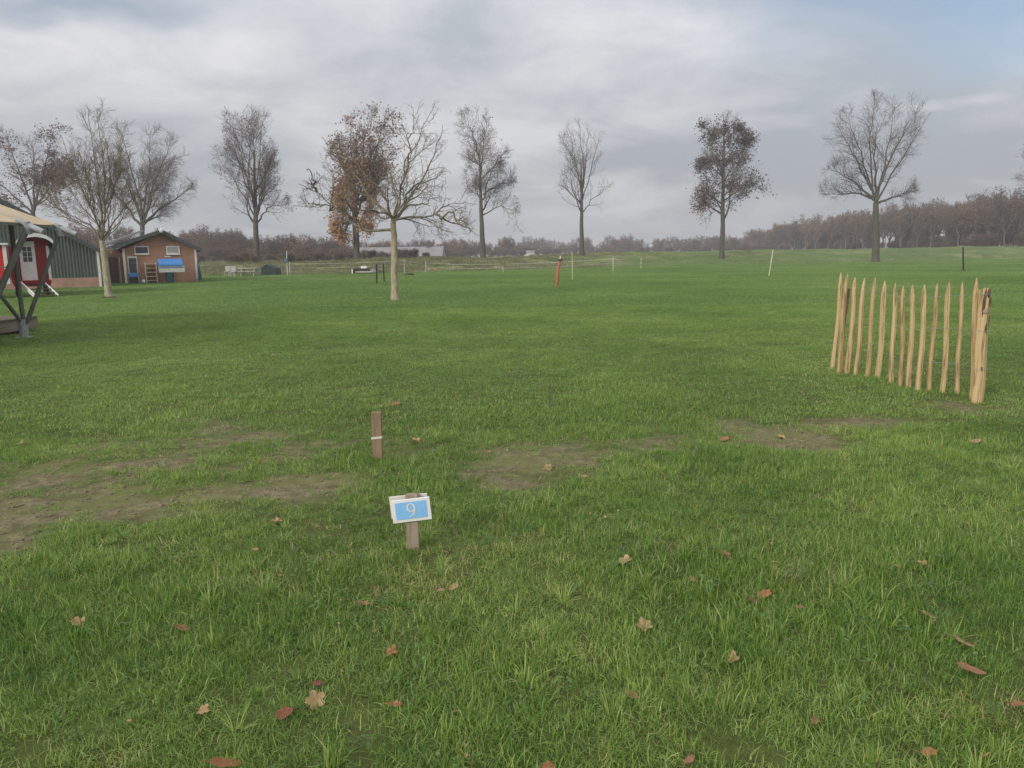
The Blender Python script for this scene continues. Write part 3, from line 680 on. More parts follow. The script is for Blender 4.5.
far_tree('slim oak holding dark brown clumps of leaves, right of the V-branched tree', 722, 122,
         [(117, 708, 742), (130, 702, 742), (150, 705, 756), (172, 700, 758), (195, 695, 762), (215, 698, 754), (230, 706, 742)], 222, 18, rbase=.36, name='oak_tree', auto=20, trunk_to=(724, 130), rfork=.10, up=.03, dens=.85,
         limbs=[[(722, 205), (740, 185), (760, 178)], [(722, 215), (706, 202), (697, 198)], [(723, 170), (738, 152), (746, 140)], [(722, 180), (708, 168), (702, 160)]],
         leaves=[leaf_layer(M['leaf_purple'], .34, 2, .32, .26, lambda p: np.interp(p[:, 2], [3, 10, 19], [.9, .5, .15]), 18, noise=(.62, .46)),
                 leaf_layer(M['leaf_rust'], .25, 1, .30, .24, lambda p: .4 + 0 * p[:, 2], 28, noise=(.7, .50), cond=lambda Q: Q[:, 2] < 9, name='lower_foliage')])
far_tree('biggest bare tree of the row, with many steep limbs, before the right-hand wood', 876, 112,
         [(93, 866, 900), (104, 846, 924), (125, 836, 922), (150, 828, 914), (170, 824, 908), (190, 826, 916), (207, 836, 910)], 203, 19, rbase=.50, dens=1.25, auto=0, limb_r=.50,
         limbs=[[(876, 205), (868, 175), (864, 135), (868, 102)], [(876, 205), (884, 170), (893, 130), (897, 105)], [(876, 203), (888, 175), (905, 145), (920, 116)], [(874, 200), (855, 182), (830, 168)], [(876, 200), (862, 192), (828, 194)], [(878, 203), (892, 197), (914, 190)], [(876, 205), (878, 160), (882, 115)], [(872, 190), (856, 160), (843, 130)], [(874, 195), (862, 150), (852, 115)], [(877, 190), (892, 150), (908, 112)]], up=.09)
far_tree('bare tree at the right edge of the photo, only a few twigs in view', 1066, 112,
         [(125, 1040, 1090), (145, 1024, 1100), (160, 1015, 1105), (185, 1030, 1100), (205, 1040, 1090)], 205, 20, dens=.7, auto=8, limbs=[[(1066, 205), (1045, 180), (1018, 155)], [(1066, 205), (1068, 160), (1066, 130)], [(1066, 205), (1080, 180), (1098, 160)]])

# walnut in mid lawn
YW = ground(395, 300).y
bw = ground(395, 300)
def wl(l, dy=0, sc=.2735, ox=300, oy=95, Y=YW, b=bw):
    n = len(l); out = []
    for i, (X, Yy) in enumerate(l):
        p = P(ox + X * sc, oy + Yy * sc, Y); out.append((p.x - b.x, dy * i / max(1, n - 1), p.z))
    return out
sd = [wl([(340, 490), (240, 492), (180, 455), (120, 405), (60, 350), (5, 318)], -.6),
      wl([(343, 455), (280, 395), (230, 330), (160, 250), (90, 180), (50, 145)], .9),
      wl([(343, 452), (325, 400), (300, 350), (250, 300), (190, 290), (140, 250)], -1.3),
      wl([(343, 450), (362, 345), (330, 270), (290, 230), (285, 180), (270, 120)], 1.2),
      wl([(343, 455), (372, 350), (380, 290), (400, 230), (440, 170), (480, 70)], -.5),
      wl([(345, 455), (400, 350), (450, 270), (490, 200), (515, 100)], .9),
      wl([(343, 455), (370, 445), (430, 445), (490, 430), (530, 395), (605, 378)], .4),
      wl([(490, 430), (550, 440), (590, 480), (650, 508)], -.4),
      wl([(344, 450), (420, 330), (480, 315), (565, 278)], -1.4),
      wl([(380, 290), (385, 230), (400, 150), (400, 45)], .5),
      wl([(343, 450), (390, 400), (440, 380), (500, 350)], 1.9),
      wl([(343, 455), (300, 430), (240, 420), (190, 400)], -1.8), wl([(120, 405), (70, 400), (30, 410)], -.3), wl([(160, 250), (150, 200), (130, 160)], .6), wl([(60, 350), (50, 300), (35, 275)], -.6)]
def pr(rows, Y, b):
    out = []
    for yy, xa, xb in sorted(rows, key=lambda t: -t[0]):
        a = P(xa, yy, Y); c = P(xb, yy, Y); out.append((a.z, (a.x + c.x) / 2 - b.x, (c.x - a.x) / 2))
    return out
g = grow(wl([(347, 752), (346, 600), (342, 450)]), sd, pr([(102, 400, 445), (116, 372, 450), (140, 316, 456), (165, 304, 470), (190, 296, 480), (210, 300, 486), (225, 312, 484), (238, 335, 476)], YW, bw),
         31, .135, .10, .0036, (4, 1.0, 1, 1.8, 1.2, (30, 60), .05), (10, .95, .8, (30, 65), .05), (4, .45, .35, (25, 65), .03), (1, .22, .16, (25, 60), .02), ysq=.85, wob=.09, limb_r=.52)
tree('walnut tree with a pale straight trunk and spreading crooked bare branches, mid-lawn', (bw.x, bw.y, -.03), g, M['wood_pale'], 'walnut_tree', rref=.13)
# young tree at left
bl = ground(109, 298); YL = bl.y
def ll(l, dy=0): return wl(l, dy, .2669, 30, 100, YL, bl)
sd = [ll([(270, 530), (265, 400), (240, 250), (215, 120), (205, 40)], .3), ll([(272, 525), (285, 450), (290, 300), (280, 150), (275, 45)], -.4),
      ll([(270, 530), (230, 460), (150, 420), (80, 390), (20, 365)], -.7), ll([(271, 520), (320, 430), (370, 370), (410, 300), (425, 220)], .6),
      ll([(270, 530), (220, 400), (180, 300), (155, 190)], 1.4), ll([(271, 530), (300, 400), (350, 280), (345, 160)], -1.5), ll([(270, 530), (200, 470), (120, 450), (60, 420)], 1.2),
      ll([(271, 530), (330, 470), (380, 440), (430, 420)], -.9), ll([(270, 510), (240, 380), (200, 260), (175, 140)], -1.2), ll([(271, 520), (280, 380), (310, 240), (310, 110)], .9)]
g = grow(ll([(297, 743), (284, 640), (270, 525)]), sd, pr([(108, 82, 110), (125, 70, 124), (145, 62, 132), (170, 55, 142), (195, 42, 150), (215, 48, 152), (236, 72, 140)], YL, bl),
         33, .155, .12, .0038, (4, 1.0, 1, 2.6, 2.0, (20, 45), .12), (9, 1.5, 1.3, (22, 48), .12), (6, .75, .6, (20, 50), .08), (3, .36, .28, (20, 50), .05), ysq=.9, wob=.05, limb_r=.33)
tree('bare young tree with a pale trunk and dense upright twigs before the green barn', (bl.x, bl.y, -.03), g, M['wood_young'], 'young_tree', rref=.15)
ap = MB()
ap.tube([(bl.x, bl.y, .0), (bl.x, bl.y, .05)], [.34, .20], 14)
ap.ico((bl.x, bl.y, .04), (.30, .28, .05), 2, .25, 3)
tag(ap.build('soil_ring', M['soil']), kind='structure')

# ------------------------------------------------------------------ woods (distant masses)
def wood_proto(seed, h, w, leaf, stem=.3, lsize=.42, nl=7, leafm='leaf_wood'):
    r = np.random.default_rng(seed)
    prof = [(h * stem * .8, 0, w * .3), (h * .45, 0, w * .5), (h * .7, 0, w * .47), (h * .92, 0, w * .27), (h, 0, w * .1)]
    limbs = []
    for k in range(nl):
        a = k * 2.4 + r.uniform(-.4, .4); q = r.uniform(.15, .46) * w; zt = h * r.uniform(.7, .98)
        limbs.append([(0, 0, h * stem * r.uniform(.8, 1.1)), (math.cos(a) * q * .5, math.sin(a) * q * .5, h * (stem + .25)), (math.cos(a) * q, math.sin(a) * q, zt)])
    g = grow([(0, 0, -.4), (r.uniform(-.2, .2), 0, h * stem * 1.1)], limbs, prof, seed, .17, .12, .016, None, (8, h * .2, h * .12, (25, 55), .1), (4, 1.3, .8, (25, 60), .06), (2, .7, .5, (20, 60), .03), wob=.12)
    V, Fq, T_ = join([batch_tubes(*g[0], 6), batch_tubes(*g[1], 4), batch_tubes(*g[2], 3), batch_tubes(*g[3], 3), batch_tubes(*g[4], 3)])
    mi = np.zeros(len(Fq), int); tone = T_ / .2
    if leaf > 0:
        Q = np.concatenate([g[3][0][:, 1:].reshape(-1, 3), g[4][0][:, 1:].reshape(-1, 3)]); Q = Q[r.uniform(0, 1, len(Q)) < leaf]
        lm = leafmesh(Q, lsize, seed, M[leafm], lambda p: .15 + r.uniform(0, .5) + 0 * p[:, 2], per=1, spread=.35)
        m2 = np.zeros(len(lm.vertices) * 3, np.float32); lm.vertices.foreach_get('co', m2); lv = m2.reshape(-1, 3)
        t2 = np.zeros(len(lv), np.float32); lm.attributes['tone'].data.foreach_get('value', t2)
        Fq = np.concatenate([Fq, np.arange(len(lv)).reshape(-1, 4) + len(V)]); mi = np.concatenate([mi, np.ones(len(lv) // 4, int)]); V = np.concatenate([V, lv]); tone = np.concatenate([tone, t2])
    me = raw_mesh('woodland_tree', V, Fq, M['wood_mass'], tone); me.materials.append(M[leafm]); me.polygons.foreach_set('material_index', mi.astype(np.int32)); return me
W = [wood_proto(500, 11, 7, .22), wood_proto(501, 12, 8, .4, leafm='leaf_wood2'), wood_proto(502, 10, 5.5, .06, stem=.2), wood_proto(503, 12.5, 8, .45, stem=.2), wood_proto(504, 11.5, 7.5, .0, nl=9), wood_proto(505, 9, 8, .6, stem=.1, leafm='leaf_wood2')]
bushes = [wood_proto(520 + i, 3, 3.4, .6, stem=.06, lsize=.22, nl=8) for i in range(3)]
pts = []; sc = []
def belt(pxa, pxb, Ya, Yb, topa, topb, n, depth, jit=.45, h0=10.8):
    for i in range(n):
        t = rng.uniform(0, 1); Y = Ya + (Yb - Ya) * t; px = pxa + (pxb - pxa) * t
        dd = rng.uniform(0, 1) ** 1.3 * depth; x = PX(px, Y); top = P(px, topa + (topb - topa) * t, Y).z
        x = x * ((Y + dd) / Y); y = Y + dd; z = gz(x, y) - .2; h = (top - z) * (1 + rng.uniform(-jit, .12))
        pts.append((x, y, z)); s = h / h0; sc.append((s * rng.uniform(.75, 1.5), s * rng.uniform(.75, 1.5), s))
belt(-260, 215, 175, 175, 216, 228, 120, 30)
belt(195, 345, 165, 185, 228, 239, 85, 25)
belt(330, 430, 230, 240, 239, 241, 40, 25)
belt(420, 520, 260, 300, 239, 240, 55, 40)
belt(500, 640, 420, 430, 238, 239, 90, 60)
belt(610, 760, 400, 330, 238, 234, 90, 50)
belt(745, 860, 380, 250, 233, 211, 120, 40, .22)
belt(860, 1040, 250, 165, 210, 191, 110, 45, .22)
belt(1030, 1500, 165, 140, 188, 174, 90, 50)
pts = np.array(pts); sc = np.array(sc); n = len(pts)
rot = np.stack([np.zeros(n), np.zeros(n), rng.uniform(0, 6.28, n)], -1)
scatter('distant_woods', W, pts, rot, sc, rng.integers(0, 6, n), 'brown leafless woods closing the horizon')
for i, (px, top) in enumerate([(845, 218), (862, 211), (884, 210), (900, 206), (916, 209), (930, 203), (944, 203), (957, 198), (972, 199), (986, 190), (1003, 189), (1020, 184), (1040, 182)]):
    t = (px - 845) / 195; Y = 246 - 90 * t; x = PX(px, Y); z = gz(x, Y) - .2; h = P(px, top + 2, Y).z - z
    o = bpy.data.objects.new('woodland_tree', W[[0, 1, 4, 3, 2, 1, 4][i % 7]]); col.objects.link(o)
    o.location = (x, Y, z); s = h / 11.3; o.scale = (s, s, s); o.rotation_euler.z = i * 1.9
    tag(o, 'one of the brown leafless trees along the front edge of the wood at right', 'tree', 'trees along the front edge of the right-hand wood')
n = 420; px = rng.uniform(-200, 1250, n); Yq = np.interp(px, [0, 300, 450, 620, 760, 1024], [205, 200, 300, 470, 390, 205]) + rng.uniform(-14, 14, n)
xs = np.array([PX(a, b) for a, b in zip(px, Yq)]); ss = rng.uniform(1.1, 1.9, n)[:, None] * np.ones((n, 3)); ss[:, 2] *= .8
scatter('understorey', bushes, np.stack([xs, Yq, height(xs, Yq) - .1], -1), np.stack([np.zeros(n), np.zeros(n), rng.uniform(0, 6.28, n)], -1), ss, rng.integers(0, 3, n), 'brown undergrowth inside the distant woods')
S_ = [blades(160, 1.1, .5, 1.5, .07, .5, M['rough_grass'], 2, 14, 600 + i) for i in range(2)]
n = 620; px = np.concatenate([rng.uniform(195, 430, 150), rng.uniform(-200, 1200, n - 150)])
Yb = np.interp(px, [0, 300, 450, 620, 760, 1024], [165, 160, 250, 390, 320, 160]) - rng.uniform(0, 10, n); Yb[:150] = rng.uniform(104, 150, 150)
xs = np.array([PX(a, b) for a, b in zip(px, Yb)]); rot = np.stack([np.zeros(n), np.zeros(n), rng.uniform(0, 6.28, n)], -1); ss = rng.uniform(.4, 1.0, n)[:, None] * np.ones((n, 3)); ss[:150] *= .5
scatter('scrub', bushes + S_, np.stack([xs, Yb, height(xs, Yb)], -1), rot, ss, rng.integers(0, 5, n), 'low scrub and brambles between the bank and the woods')

# ------------------------------------------------------------------ numbered sign
sg = ground(413, 549); sg.z = gz(sg.x, sg.y)
YS = sg.y
T = thing('number_sign', 'small white-framed blue plot sign reading 9 on a short grey wooden post', 'sign', tuple(sg))
wz = lambda px, py, Y=YS: P(px, py, Y)
pw = .068
top = wz(412, 493, YS + .02)
mb = MB(); mb.bar((sg.x, YS + .0, sg.z - .08), (sg.x + .004, YS + .002, top.z), pw, .044); mb.build('post', M['weathered'], T, bevel=.003)
c = wz(411.3, 510.0, YS - .030)
Rz = Matrix.Rotation(R(-5), 3, 'Y') @ Matrix.Rotation(R(4), 3, 'Z')
W_, H_ = .212, .128
mb = MB(); mb.box(c, (W_, .012, H_), Rz); mb.build('front_board', M['white'], T, bevel=.002)
mb = MB(); mb.box(c + Rz @ Vector((0, -.0075, .002)), (W_ * .80, .003, H_ * .74), Rz); pan = mb.build('blue_panel', M['blue_panel'], T)
mb = MB(); mb.box(c + Vector((-.018, .056, .004)), (W_, .012, H_), Matrix.Rotation(R(-5.0), 3, 'Y')); mb.build('back_board', M['offwhite'], T, bevel=.002)
def glyph9(c, rot, hgt):
    mb = MB(); pth = []
    # bowl: stroke of varying weight round an ellipse, then the tail
    def strip(pts, ws, y=-.0108):
        vs = []
        for i, (x, z) in enumerate(pts):
            a = pts[max(i - 1, 0)]; b = pts[min(i + 1, len(pts) - 1)]; tx, tz = b[0] - a[0], b[1] - a[1]; L = math.hypot(tx, tz) + 1e-9
            nx, nz = -tz / L, tx / L; w = ws[i]; vs.append(((x + nx * w) * hgt, (z + nz * w) * hgt)); vs.append(((x - nx * w) * hgt, (z - nz * w) * hgt))
        V = [c + rot @ Vector((a, y, b)) for a, b in vs]; mb.add(V, [(2 * i, 2 * i + 1, 2 * i + 3, 2 * i + 2) for i in range(len(pts) - 1)])
    n = 28; el = [(.25 * math.cos(t), .19 + .29 * math.sin(t)) for t in [2 * math.pi * k / n for k in range(n + 1)]]
    strip(el, [.03 + .035 * abs(math.cos(2 * math.pi * k / n)) for k in range(n + 1)])
    tail = [(.25 * math.cos(t) if t < 0 else .25, .19 + .1 * t) for t in [0]] + [(.262, .12), (.25, .0), (.21, -.14), (.13, -.29), (.03, -.40), (-.10, -.47), (-.19, -.475)]
    strip(tail, [.064, .066, .064, .058, .05, .04, .028, .018], -.0112)
    return mb
glyph9(c + Rz @ Vector((0, 0, .002)), Rz, .078).build('numeral', M['white'], pan)

# wooden stake behind
sk = ground(377.5, 460); sk.z = gz(sk.x, sk.y); tp = P(376.5, 412, sk.y)
T = thing('wooden_stake', 'short reddish brown square wooden stake with a pale band, behind the 9 sign', 'stake', tuple(sk))
mb = MB(); mb.bar((sk.x, sk.y, sk.z - .08), (tp.x, sk.y, tp.z), .078, .045); mb.build('post', M['stake'], T, bevel=.004)
bz = P(377, 437.2, sk.y).z; bx = (sk.x + tp.x) / 2
mb = MB(); mb.box((bx, sk.y - .001, bz), (.083, .050, .016), Matrix.Rotation(R(-6), 3, 'Y')); mb.build('band', M['offwhite'], T)

# ------------------------------------------------------------------ chestnut paling
zc = lambda X, Y: (800 + X * .21875, 260 + Y * .21885)
pk = [((190, 55), (152, 495)), ((218, 62), (175, 520)), ((255, 78), (217, 522)), ((298, 80), (255, 525)), ((345, 78), (305, 537)), ((392, 95), (355, 540)), ((436, 105), (420, 560)),
      ((476, 115), (460, 575)), ((516, 112), (500, 590)), ((572, 112), (542, 605)), ((627, 105), (592, 603)), ((684, 95), (652, 612)), ((742, 98), (722, 618)), ((808, 80), (783, 640))]
b0 = ground(*zc(808, 650))
T = thing('picket_fence', 'short run of chestnut paling with pointed stakes and a thick end post', 'fence', (b0.x, b0.y, 0))
mids = []; rr = random.Random(5)
for i, (t_, b_) in enumerate(pk):
    g = ground(*zc(*b_)); g = ground(*zc(b_[0], b_[1])); tpx = P(*zc(*t_), g.y + rr.uniform(-.04, .04)); z0 = gz(g.x, g.y) - .04
    n = 9; pts = []; rs = []
    r0 = rr.uniform(.026, .034); L = tpx.z - z0; ph = rr.uniform(0, 6)
    for k in range(n):
        t = [0, .15, .3, .45, .6, .75, .88, .95, 1][k]
        pts.append((g.x + (tpx.x - g.x) * t + .012 * math.sin(ph + t * 6), g.y + (tpx.y - g.y) * t + .01 * math.cos(ph + t * 5), z0 + L * t))
        rs.append(r0 * ([1.05, 1, .97, 1.0, .98, .95, .92, .6, .12][k] + rr.uniform(-.03, .03)))
    mb = MB(); mb.tube(pts, rs, 7, squash=[rr.uniform(.7, 1.15) for _ in range(7)])
    mb.build('picket', [M['chestnut'], M['chestnut_b']][i % 3 == 1], T)
    mids.append([Vector(pts[2]), Vector(pts[4]), Vector(pts[6])])
g = ground(*zc(808, 655)); tpx = P(*zc(853, 128), g.y); z0 = gz(g.x, g.y) - .05
mb = MB(); mb.cm = 0
pts = [(g.x + (tpx.x - g.x) * t + .01 * math.sin(t * 7), g.y, z0 + (tpx.z - z0) * t) for t in (0, .2, .4, .55, .7, .8, .92, 1)]
mb.tube(pts, [.058, .056, .054, .056, .050, .051, .044, .036], 11, squash=[1, .92, 1.05, .95, 1.1, .9, 1, 1.05, .93, 1.02, .97])
post = mb.build('end_post', M['chestnut'], T)
for t0, t1, a in ((.58, .74, -1.4), (.76, 1.0, -2.3), (.84, .93, -1.1), (.66, .80, -.4), (.92, 1.0, -1.6), (.30, .37, -1.9)):
    pp = []
    for t in np.linspace(t0, t1, 5):
        q = Vector((g.x + (tpx.x - g.x) * t + .01 * math.sin(t * 7), g.y, z0 + (tpx.z - z0) * t)); pp.append(q + Vector((math.cos(a) * .042, math.sin(a) * .042, 0)))
    mb = MB(); mb.tube(pp, [.004, .014, .017, .014, .004], 6); mb.build('bark', M['bark_dark'], post)
mb = MB(); q = Vector((tpx.x - .012, g.y - .035, z0 + (tpx.z - z0) * .81)); mb.ico(q, (.034, .028, .032), 2, .25, 6); mb.build('knot', M['weathered'], post)
# second thin rail stake by the post, dark steel post at the far end
g3 = ground(*zc(790, 640)); t3 = P(*zc(822, 135), g3.y)
mb = MB(); mb.tube([(g3.x, g3.y, -.03), ((g3.x + t3.x) / 2 + .006, g3.y, t3.z / 2), (t3.x, g3.y, t3.z)], [.02, .019, .014], 7); mb.build('picket', M['chestnut_b'], T)
g3 = ground(*zc(178, 522)); t3 = P(*zc(224, 130), g3.y + .05)
mb = MB(); mb.tube([(g3.x, g3.y + .05, -.03), (t3.x, g3.y + .05, t3.z)], .017, 8); mb.build('far_post', M['bark_dark'], T)
for lv in range(3):
    mb = MB()
    for off in (-.005, .005):
        ln = []
        for i in range(len(mids)):
            p = mids[i][lv].copy(); p.y += off * 3 - .028 * (1 if (i % 2) else -1) * (1 if off > 0 else -1); ln.append(p)
            if i < len(mids) - 1:
                q = (mids[i][lv] + mids[i + 1][lv]) / 2; q.z -= .006; ln.append(q)
        ln.append(Vector((g.x, g.y, ln[-1].z))); mb.tube(ln, .0013, 5)
    for kk in range(1):
        zz = mids[-1][lv].z; cx = g.x + (tpx.x - g.x) * zz / tpx.z
        mb.tube([(cx + .066 * math.cos(a), g.y + .066 * math.sin(a), zz + kk * .006) for a in np.linspace(0, 6.28, 14)], .002, 4)
    mb.build('wire', M['steel'], T)

fx = []; 
for i, (t_, b_) in enumerate(pk):
    g_ = ground(*zc(*b_))
    for k in range(5): fx.append((g_.x + rr.gauss(0, .07), g_.y - rr.uniform(-.02, .10)))
for g_ in (ground(*zc(808, 655)), sg, sk):
    for k in range(6): fx.append((g_.x + rr.gauss(0, .06), g_.y - rr.uniform(.0, .08)))
fx = np.array(fx); n = len(fx); hs = np.random.default_rng(9).uniform(.5, 1.1, n)
scatter('fence_foot_grass', A[:9], np.stack([fx[:, 0], fx[:, 1], height(fx[:, 0], fx[:, 1])], -1), np.stack([np.zeros(n), np.zeros(n), np.arange(n) * 1.7], -1), np.stack([hs * .6, hs * .6, hs], -1), np.arange(n) % 9, 'longer grass left standing round the feet of the paling and posts')
# ------------------------------------------------------------------ field posts
def pole(name, label, pb, pt, r, m, group=None, lean_y=0, n=8, top=None, cat='post'):
    g = ground(*pb); t = P(*pt, g.y + lean_y); o = MB()
    o.tube([(g.x, g.y, gz(g.x, g.y) - .1), (t.x * .5 + g.x * .5, g.y + lean_y * .5, t.z * .5), (t.x, g.y + lean_y, t.z)], [r, r, r * .9], n)
    if top: o.ico((t.x, g.y + lean_y, t.z), top, 1)
    ob = o.build(name, m); tag(ob, label, cat, group); return ob
# red wrapped post
g = ground(556.5, 287); t = P(560.6, 256, g.y)
T = thing('red_marker_post', 'leaning pale post wrapped in a faded orange-red sleeve in mid-field', 'marker post', (g.x, g.y, 0))
lerp = lambda a, b, k: Vector(a) + (Vector(b) - Vector(a)) * k
g0 = Vector((g.x, g.y, -.1)); t0 = Vector((t.x, g.y, t.z))
mb = MB(); mb.tube([g0, lerp(g0, t0, .5) , t0], [.05, .045, .035], 9); mb.build('post', M['offwhite'], T)
off = Vector((-.035, -.045, 0)); zz = [g0 + (t0 - g0) * k + off + Vector((.02 * math.sin(k * 9), 0, 0)) for k in (.07, .2, .4, .6, .8, .88)]
mb = MB(); mb.tube(zz, [.05, .09, .088, .075, .07, .04], 9, squash=[1, .7, 1, .75, 1.05, .7, 1, .8, .95]); mb.build('sleeve', M['red_sleeve'], T)
q = lerp(g0, t0, .87); mb = MB(); mb.tube([q + Vector((-.09, -.07, .02)), q + Vector((.14, -.05, .05))], .028, 6); mb.tube([q + Vector((-.02, -.1, 0)), q + Vector((.04, .06, .03))], .055, 8); mb.build('strap', M['black'], T)
mb = MB(); mb.tube([t0 - Vector((0, 0, .12)), t0 + Vector((.03, 0, .14))], [.02, .01], 6); mb.build('tip', M['steel'], T)
# two dark posts left of walnut
for pb, pt, lb in (((377, 284), (376.3, 264), 'nearer of two dark posts just left of the walnut trunk'), ((384.3, 282), (383.2, 263.5), 'farther of two dark posts, the one closest to the walnut trunk')):
    pole('dark_post', lb, pb, pt, .045, M['black'], 'pair of dark posts by the walnut')
pole('thin_pole', 'slim pale upright cane right of the red-wrapped post', (572.5, 280), (572, 252), .022, M['yellow_pole'])
pole('leaning_pole', 'pale yellow cane leaning to the right, alone on the right half of the lawn', (768.8, 276), (773.2, 249.5), .035, M['yellow_pole'])
pole('dark_post', 'thin dark post standing before the slim brown-leaved oak', (733.5, 266.5), (733.5, 253), .05, M['bronze_pole'])
# electric fence of posts and tape
T = None
fp = [((290, 274.5), 262), ((404.5, 273), 258.5), ((426, 272.5), 261), ((503, 272), 262), ((613, 271.5), 256.5), ((641, 268.5), 258)]
gs = [ground(*a) for a, b in fp]; T = thing('tape_fence', 'thin white tape fence on pale posts along the foot of the bank', 'fence', (gs[2].x, gs[2].y, 0))
tops = []
for (a, b), g in zip(fp, gs):
    t = P(a[0], b, g.y); z = gz(g.x, g.y); mb = MB(); mb.tube([(g.x, g.y, z - .1), (g.x, g.y, t.z)], .028, 6); mb.build('post', M['offwhite'], T); tops.append(Vector((g.x, g.y, t.z - .2)))
for dz, r in ((0, .011), (-.42, .008)):
    mb = MB()
    for a, b in zip(tops[:-1], tops[1:]):
        mb.tube([a + (b - a) * k + Vector((0, 0, dz - .10 * math.sin(math.pi * k))) for k in np.linspace(0, 1, 9)], r, 4)
    mb.build('tape', M['offwhite'], T)
g = gs[3]; q = P(503.3, 264, g.y - .1)
T = thing('feed_box', 'small brown box hanging on the tape fence post under the far white house', 'box', tuple(q))
mb = MB(); mb.box(q, (.5, .2, .22)); mb.build('box', M['stake'], T, bevel=.01); mb = MB(); mb.box(q + Vector((0, 0, .13)), (.6, .3, .035)); mb.build('lid', M['bark_dark'], T)
# right-hand wire fence
gp = ground(963.5, 271); tp = P(963, 247, gp.y)
T = thing('wire_fence', 'dark post with two thin wires running off right, behind the paling', 'fence', (gp.x, gp.y, 0))
mb = MB(); mb.tube([(gp.x, gp.y, -.1), (tp.x, gp.y, tp.z)], .055, 8); mb.build('post', M['black'], T)
e1 = ground(1100, 266); mb = MB()
mb.tube([(e1.x, e1.y, -.1), (e1.x, e1.y, 1.75)], .05, 8); mb.build('post', M['black'], T)
e0 = Vector((PX(866, 118), 118, 2.45))
for f1 in (.97, .8):
    mb = MB(); a = Vector((tp.x, gp.y, tp.z * f1)); mb.tube([a + (Vector((e1.x, e1.y, 1.75 * f1)) - a) * k for k in np.linspace(0, 1, 5)], .009, 4); mb.build('wire', M['steel'], T)
# little fence post far right of lone tree
for px, yb, yt, lb in ((866, 253.5, 249, 'tiny dark stake at the bank top left of the biggest tree'),):
    Y = 116; x = PX(px, Y); z = gz(x, Y); mb = MB(); mb.tube([(x, Y, z - .1), (x, Y, z + .75)], .05, 6); tag(mb.build('stake', M['bronze_pole']), lb, 'stake')
# thin post with blue box (left)
g = ground(287.3, 275.5); t = P(286.6, 251, g.y)
T = thing('box_post', 'tall thin post with a small blue box, right of the dark covered heap', 'post', (g.x, g.y, 0))
mb = MB(); mb.tube([(g.x, g.y, -.1), (t.x, g.y, t.z)], .04, 6); mb.build('post', M['offwhite'], T)
q = P(286.3, 260.3, g.y); mb = MB(); mb.box((q.x, g.y - .12, q.z), (.30, .2, .36)); mb.build('box', M['grey_blue'], T, bevel=.01)
# white marker left
g = ground(313, 271.5); mb = MB(); mb.tube([(g.x, g.y, -.05), (g.x, g.y, .25), (g.x, g.y, .5), (g.x, g.y, .6)], [.13, .13, .11, .05], 9)
tag(mb.build('marker_stone', M['white']), 'small white marker stone at the foot of the bank', 'marker')
g = ground(409, 275.3); mb = MB(); mb.ico((g.x, g.y, .05), (.42, .35, .18), 2, .4, 4); tag(mb.build('molehill', M['soil'], smooth=True), 'small dark molehill on the lawn right of the walnut trunk', 'molehill')
# dark covered heap
def covered(pa, pb_, pt, m, label):
    a = ground(*pa); b = ground(*pb_); w = b.x - a.x; top = P(*pt, a.y); T = thing('covered_stack', label, 'covered stack', ((a.x + b.x) / 2, a.y + .8, 0))
    s = [(a.x, 0), (a.x + .02, top.z * .62), (a.x + w * .12, top.z * .85), (top.x, top.z), (a.x + w * .62, top.z * .84), (b.x - .08, top.z * .62), (b.x, 0)]
    mb = MB(); mb.prism([(x, a.y, z - .05) for x, z in s], (0, 1.7, 0)); mb.build('tarpaulin', m, T, bevel=.08)
    for k in (.3, .6):
        mb = MB(); mb.tube([(a.x + (b.x - a.x) * k, a.y - .02, .05), (a.x + (b.x - a.x) * k, a.y - .02, top.z * .8)], .02, 5)
        mb.build('cord', M['black'], T)
covered((261, 275.3), (278, 275), (266, 263.6), M['dark_green'], 'dark green tarpaulin covered stack with a peaked top, beside the white picnic tables')
# white picnic table and garden chairs
def picnic(px, py, w, label):
    g = ground(px, py); T = thing('picnic_table', label, 'table', (g.x, g.y, 0), 'white outdoor tables by the bank')
    mb = MB(); mb.box((g.x, g.y, .76), (w, .8, .06)); mb.build('tabletop', M['far_white'], T, bevel=.01)
    for s in (-1, 1):
        mb = MB(); mb.box((g.x, g.y + s * .75, .45), (w, .28, .05)); mb.build('bench', M['far_white'], T, bevel=.01)
    for s in (-1, 1):
        mb = MB(); x = g.x + s * w * .36
        mb.bar((x, g.y - .7, 0), (x, g.y - .25, .73), .07, .09); mb.bar((x, g.y + .7, 0), (x, g.y + .25, .73), .07, .09); mb.box((x, g.y, .385), (.06, 1.7, .08)); mb.build('leg_frame', M['far_white'], T)
def garden_chair(px, py, label):
    g = ground(px, py); T = thing('garden_chair', label, 'chair', (g.x, g.y, 0), 'white garden chairs by the bank')
    mb = MB(); mb.box((g.x, g.y, .44), (.5, .48, .05)); mb.build('seat', M['far_white'], T, bevel=.01)
    mb = MB(); mb.box((g.x, g.y + .24, .74), (.5, .04, .52)); mb.build('backrest', M['far_white'], T, bevel=.01)
    for sx in (-.21, .21):
        for sy in (-.2, .2):
            mb = MB(); mb.box((g.x + sx, g.y + sy, .21), (.05, .05, .42)); mb.build('leg', M['far_white'], T)
picnic(249.5, 276, 1.7, 'white picnic table nearest the dark covered stack')
picnic(239.5, 276, 1.0, 'smaller white table left of the longer white picnic table')
garden_chair(227.5, 276, 'white garden chair farthest left, nearest the brick house'); garden_chair(233, 276.4, 'white garden chair beside the smaller white table')
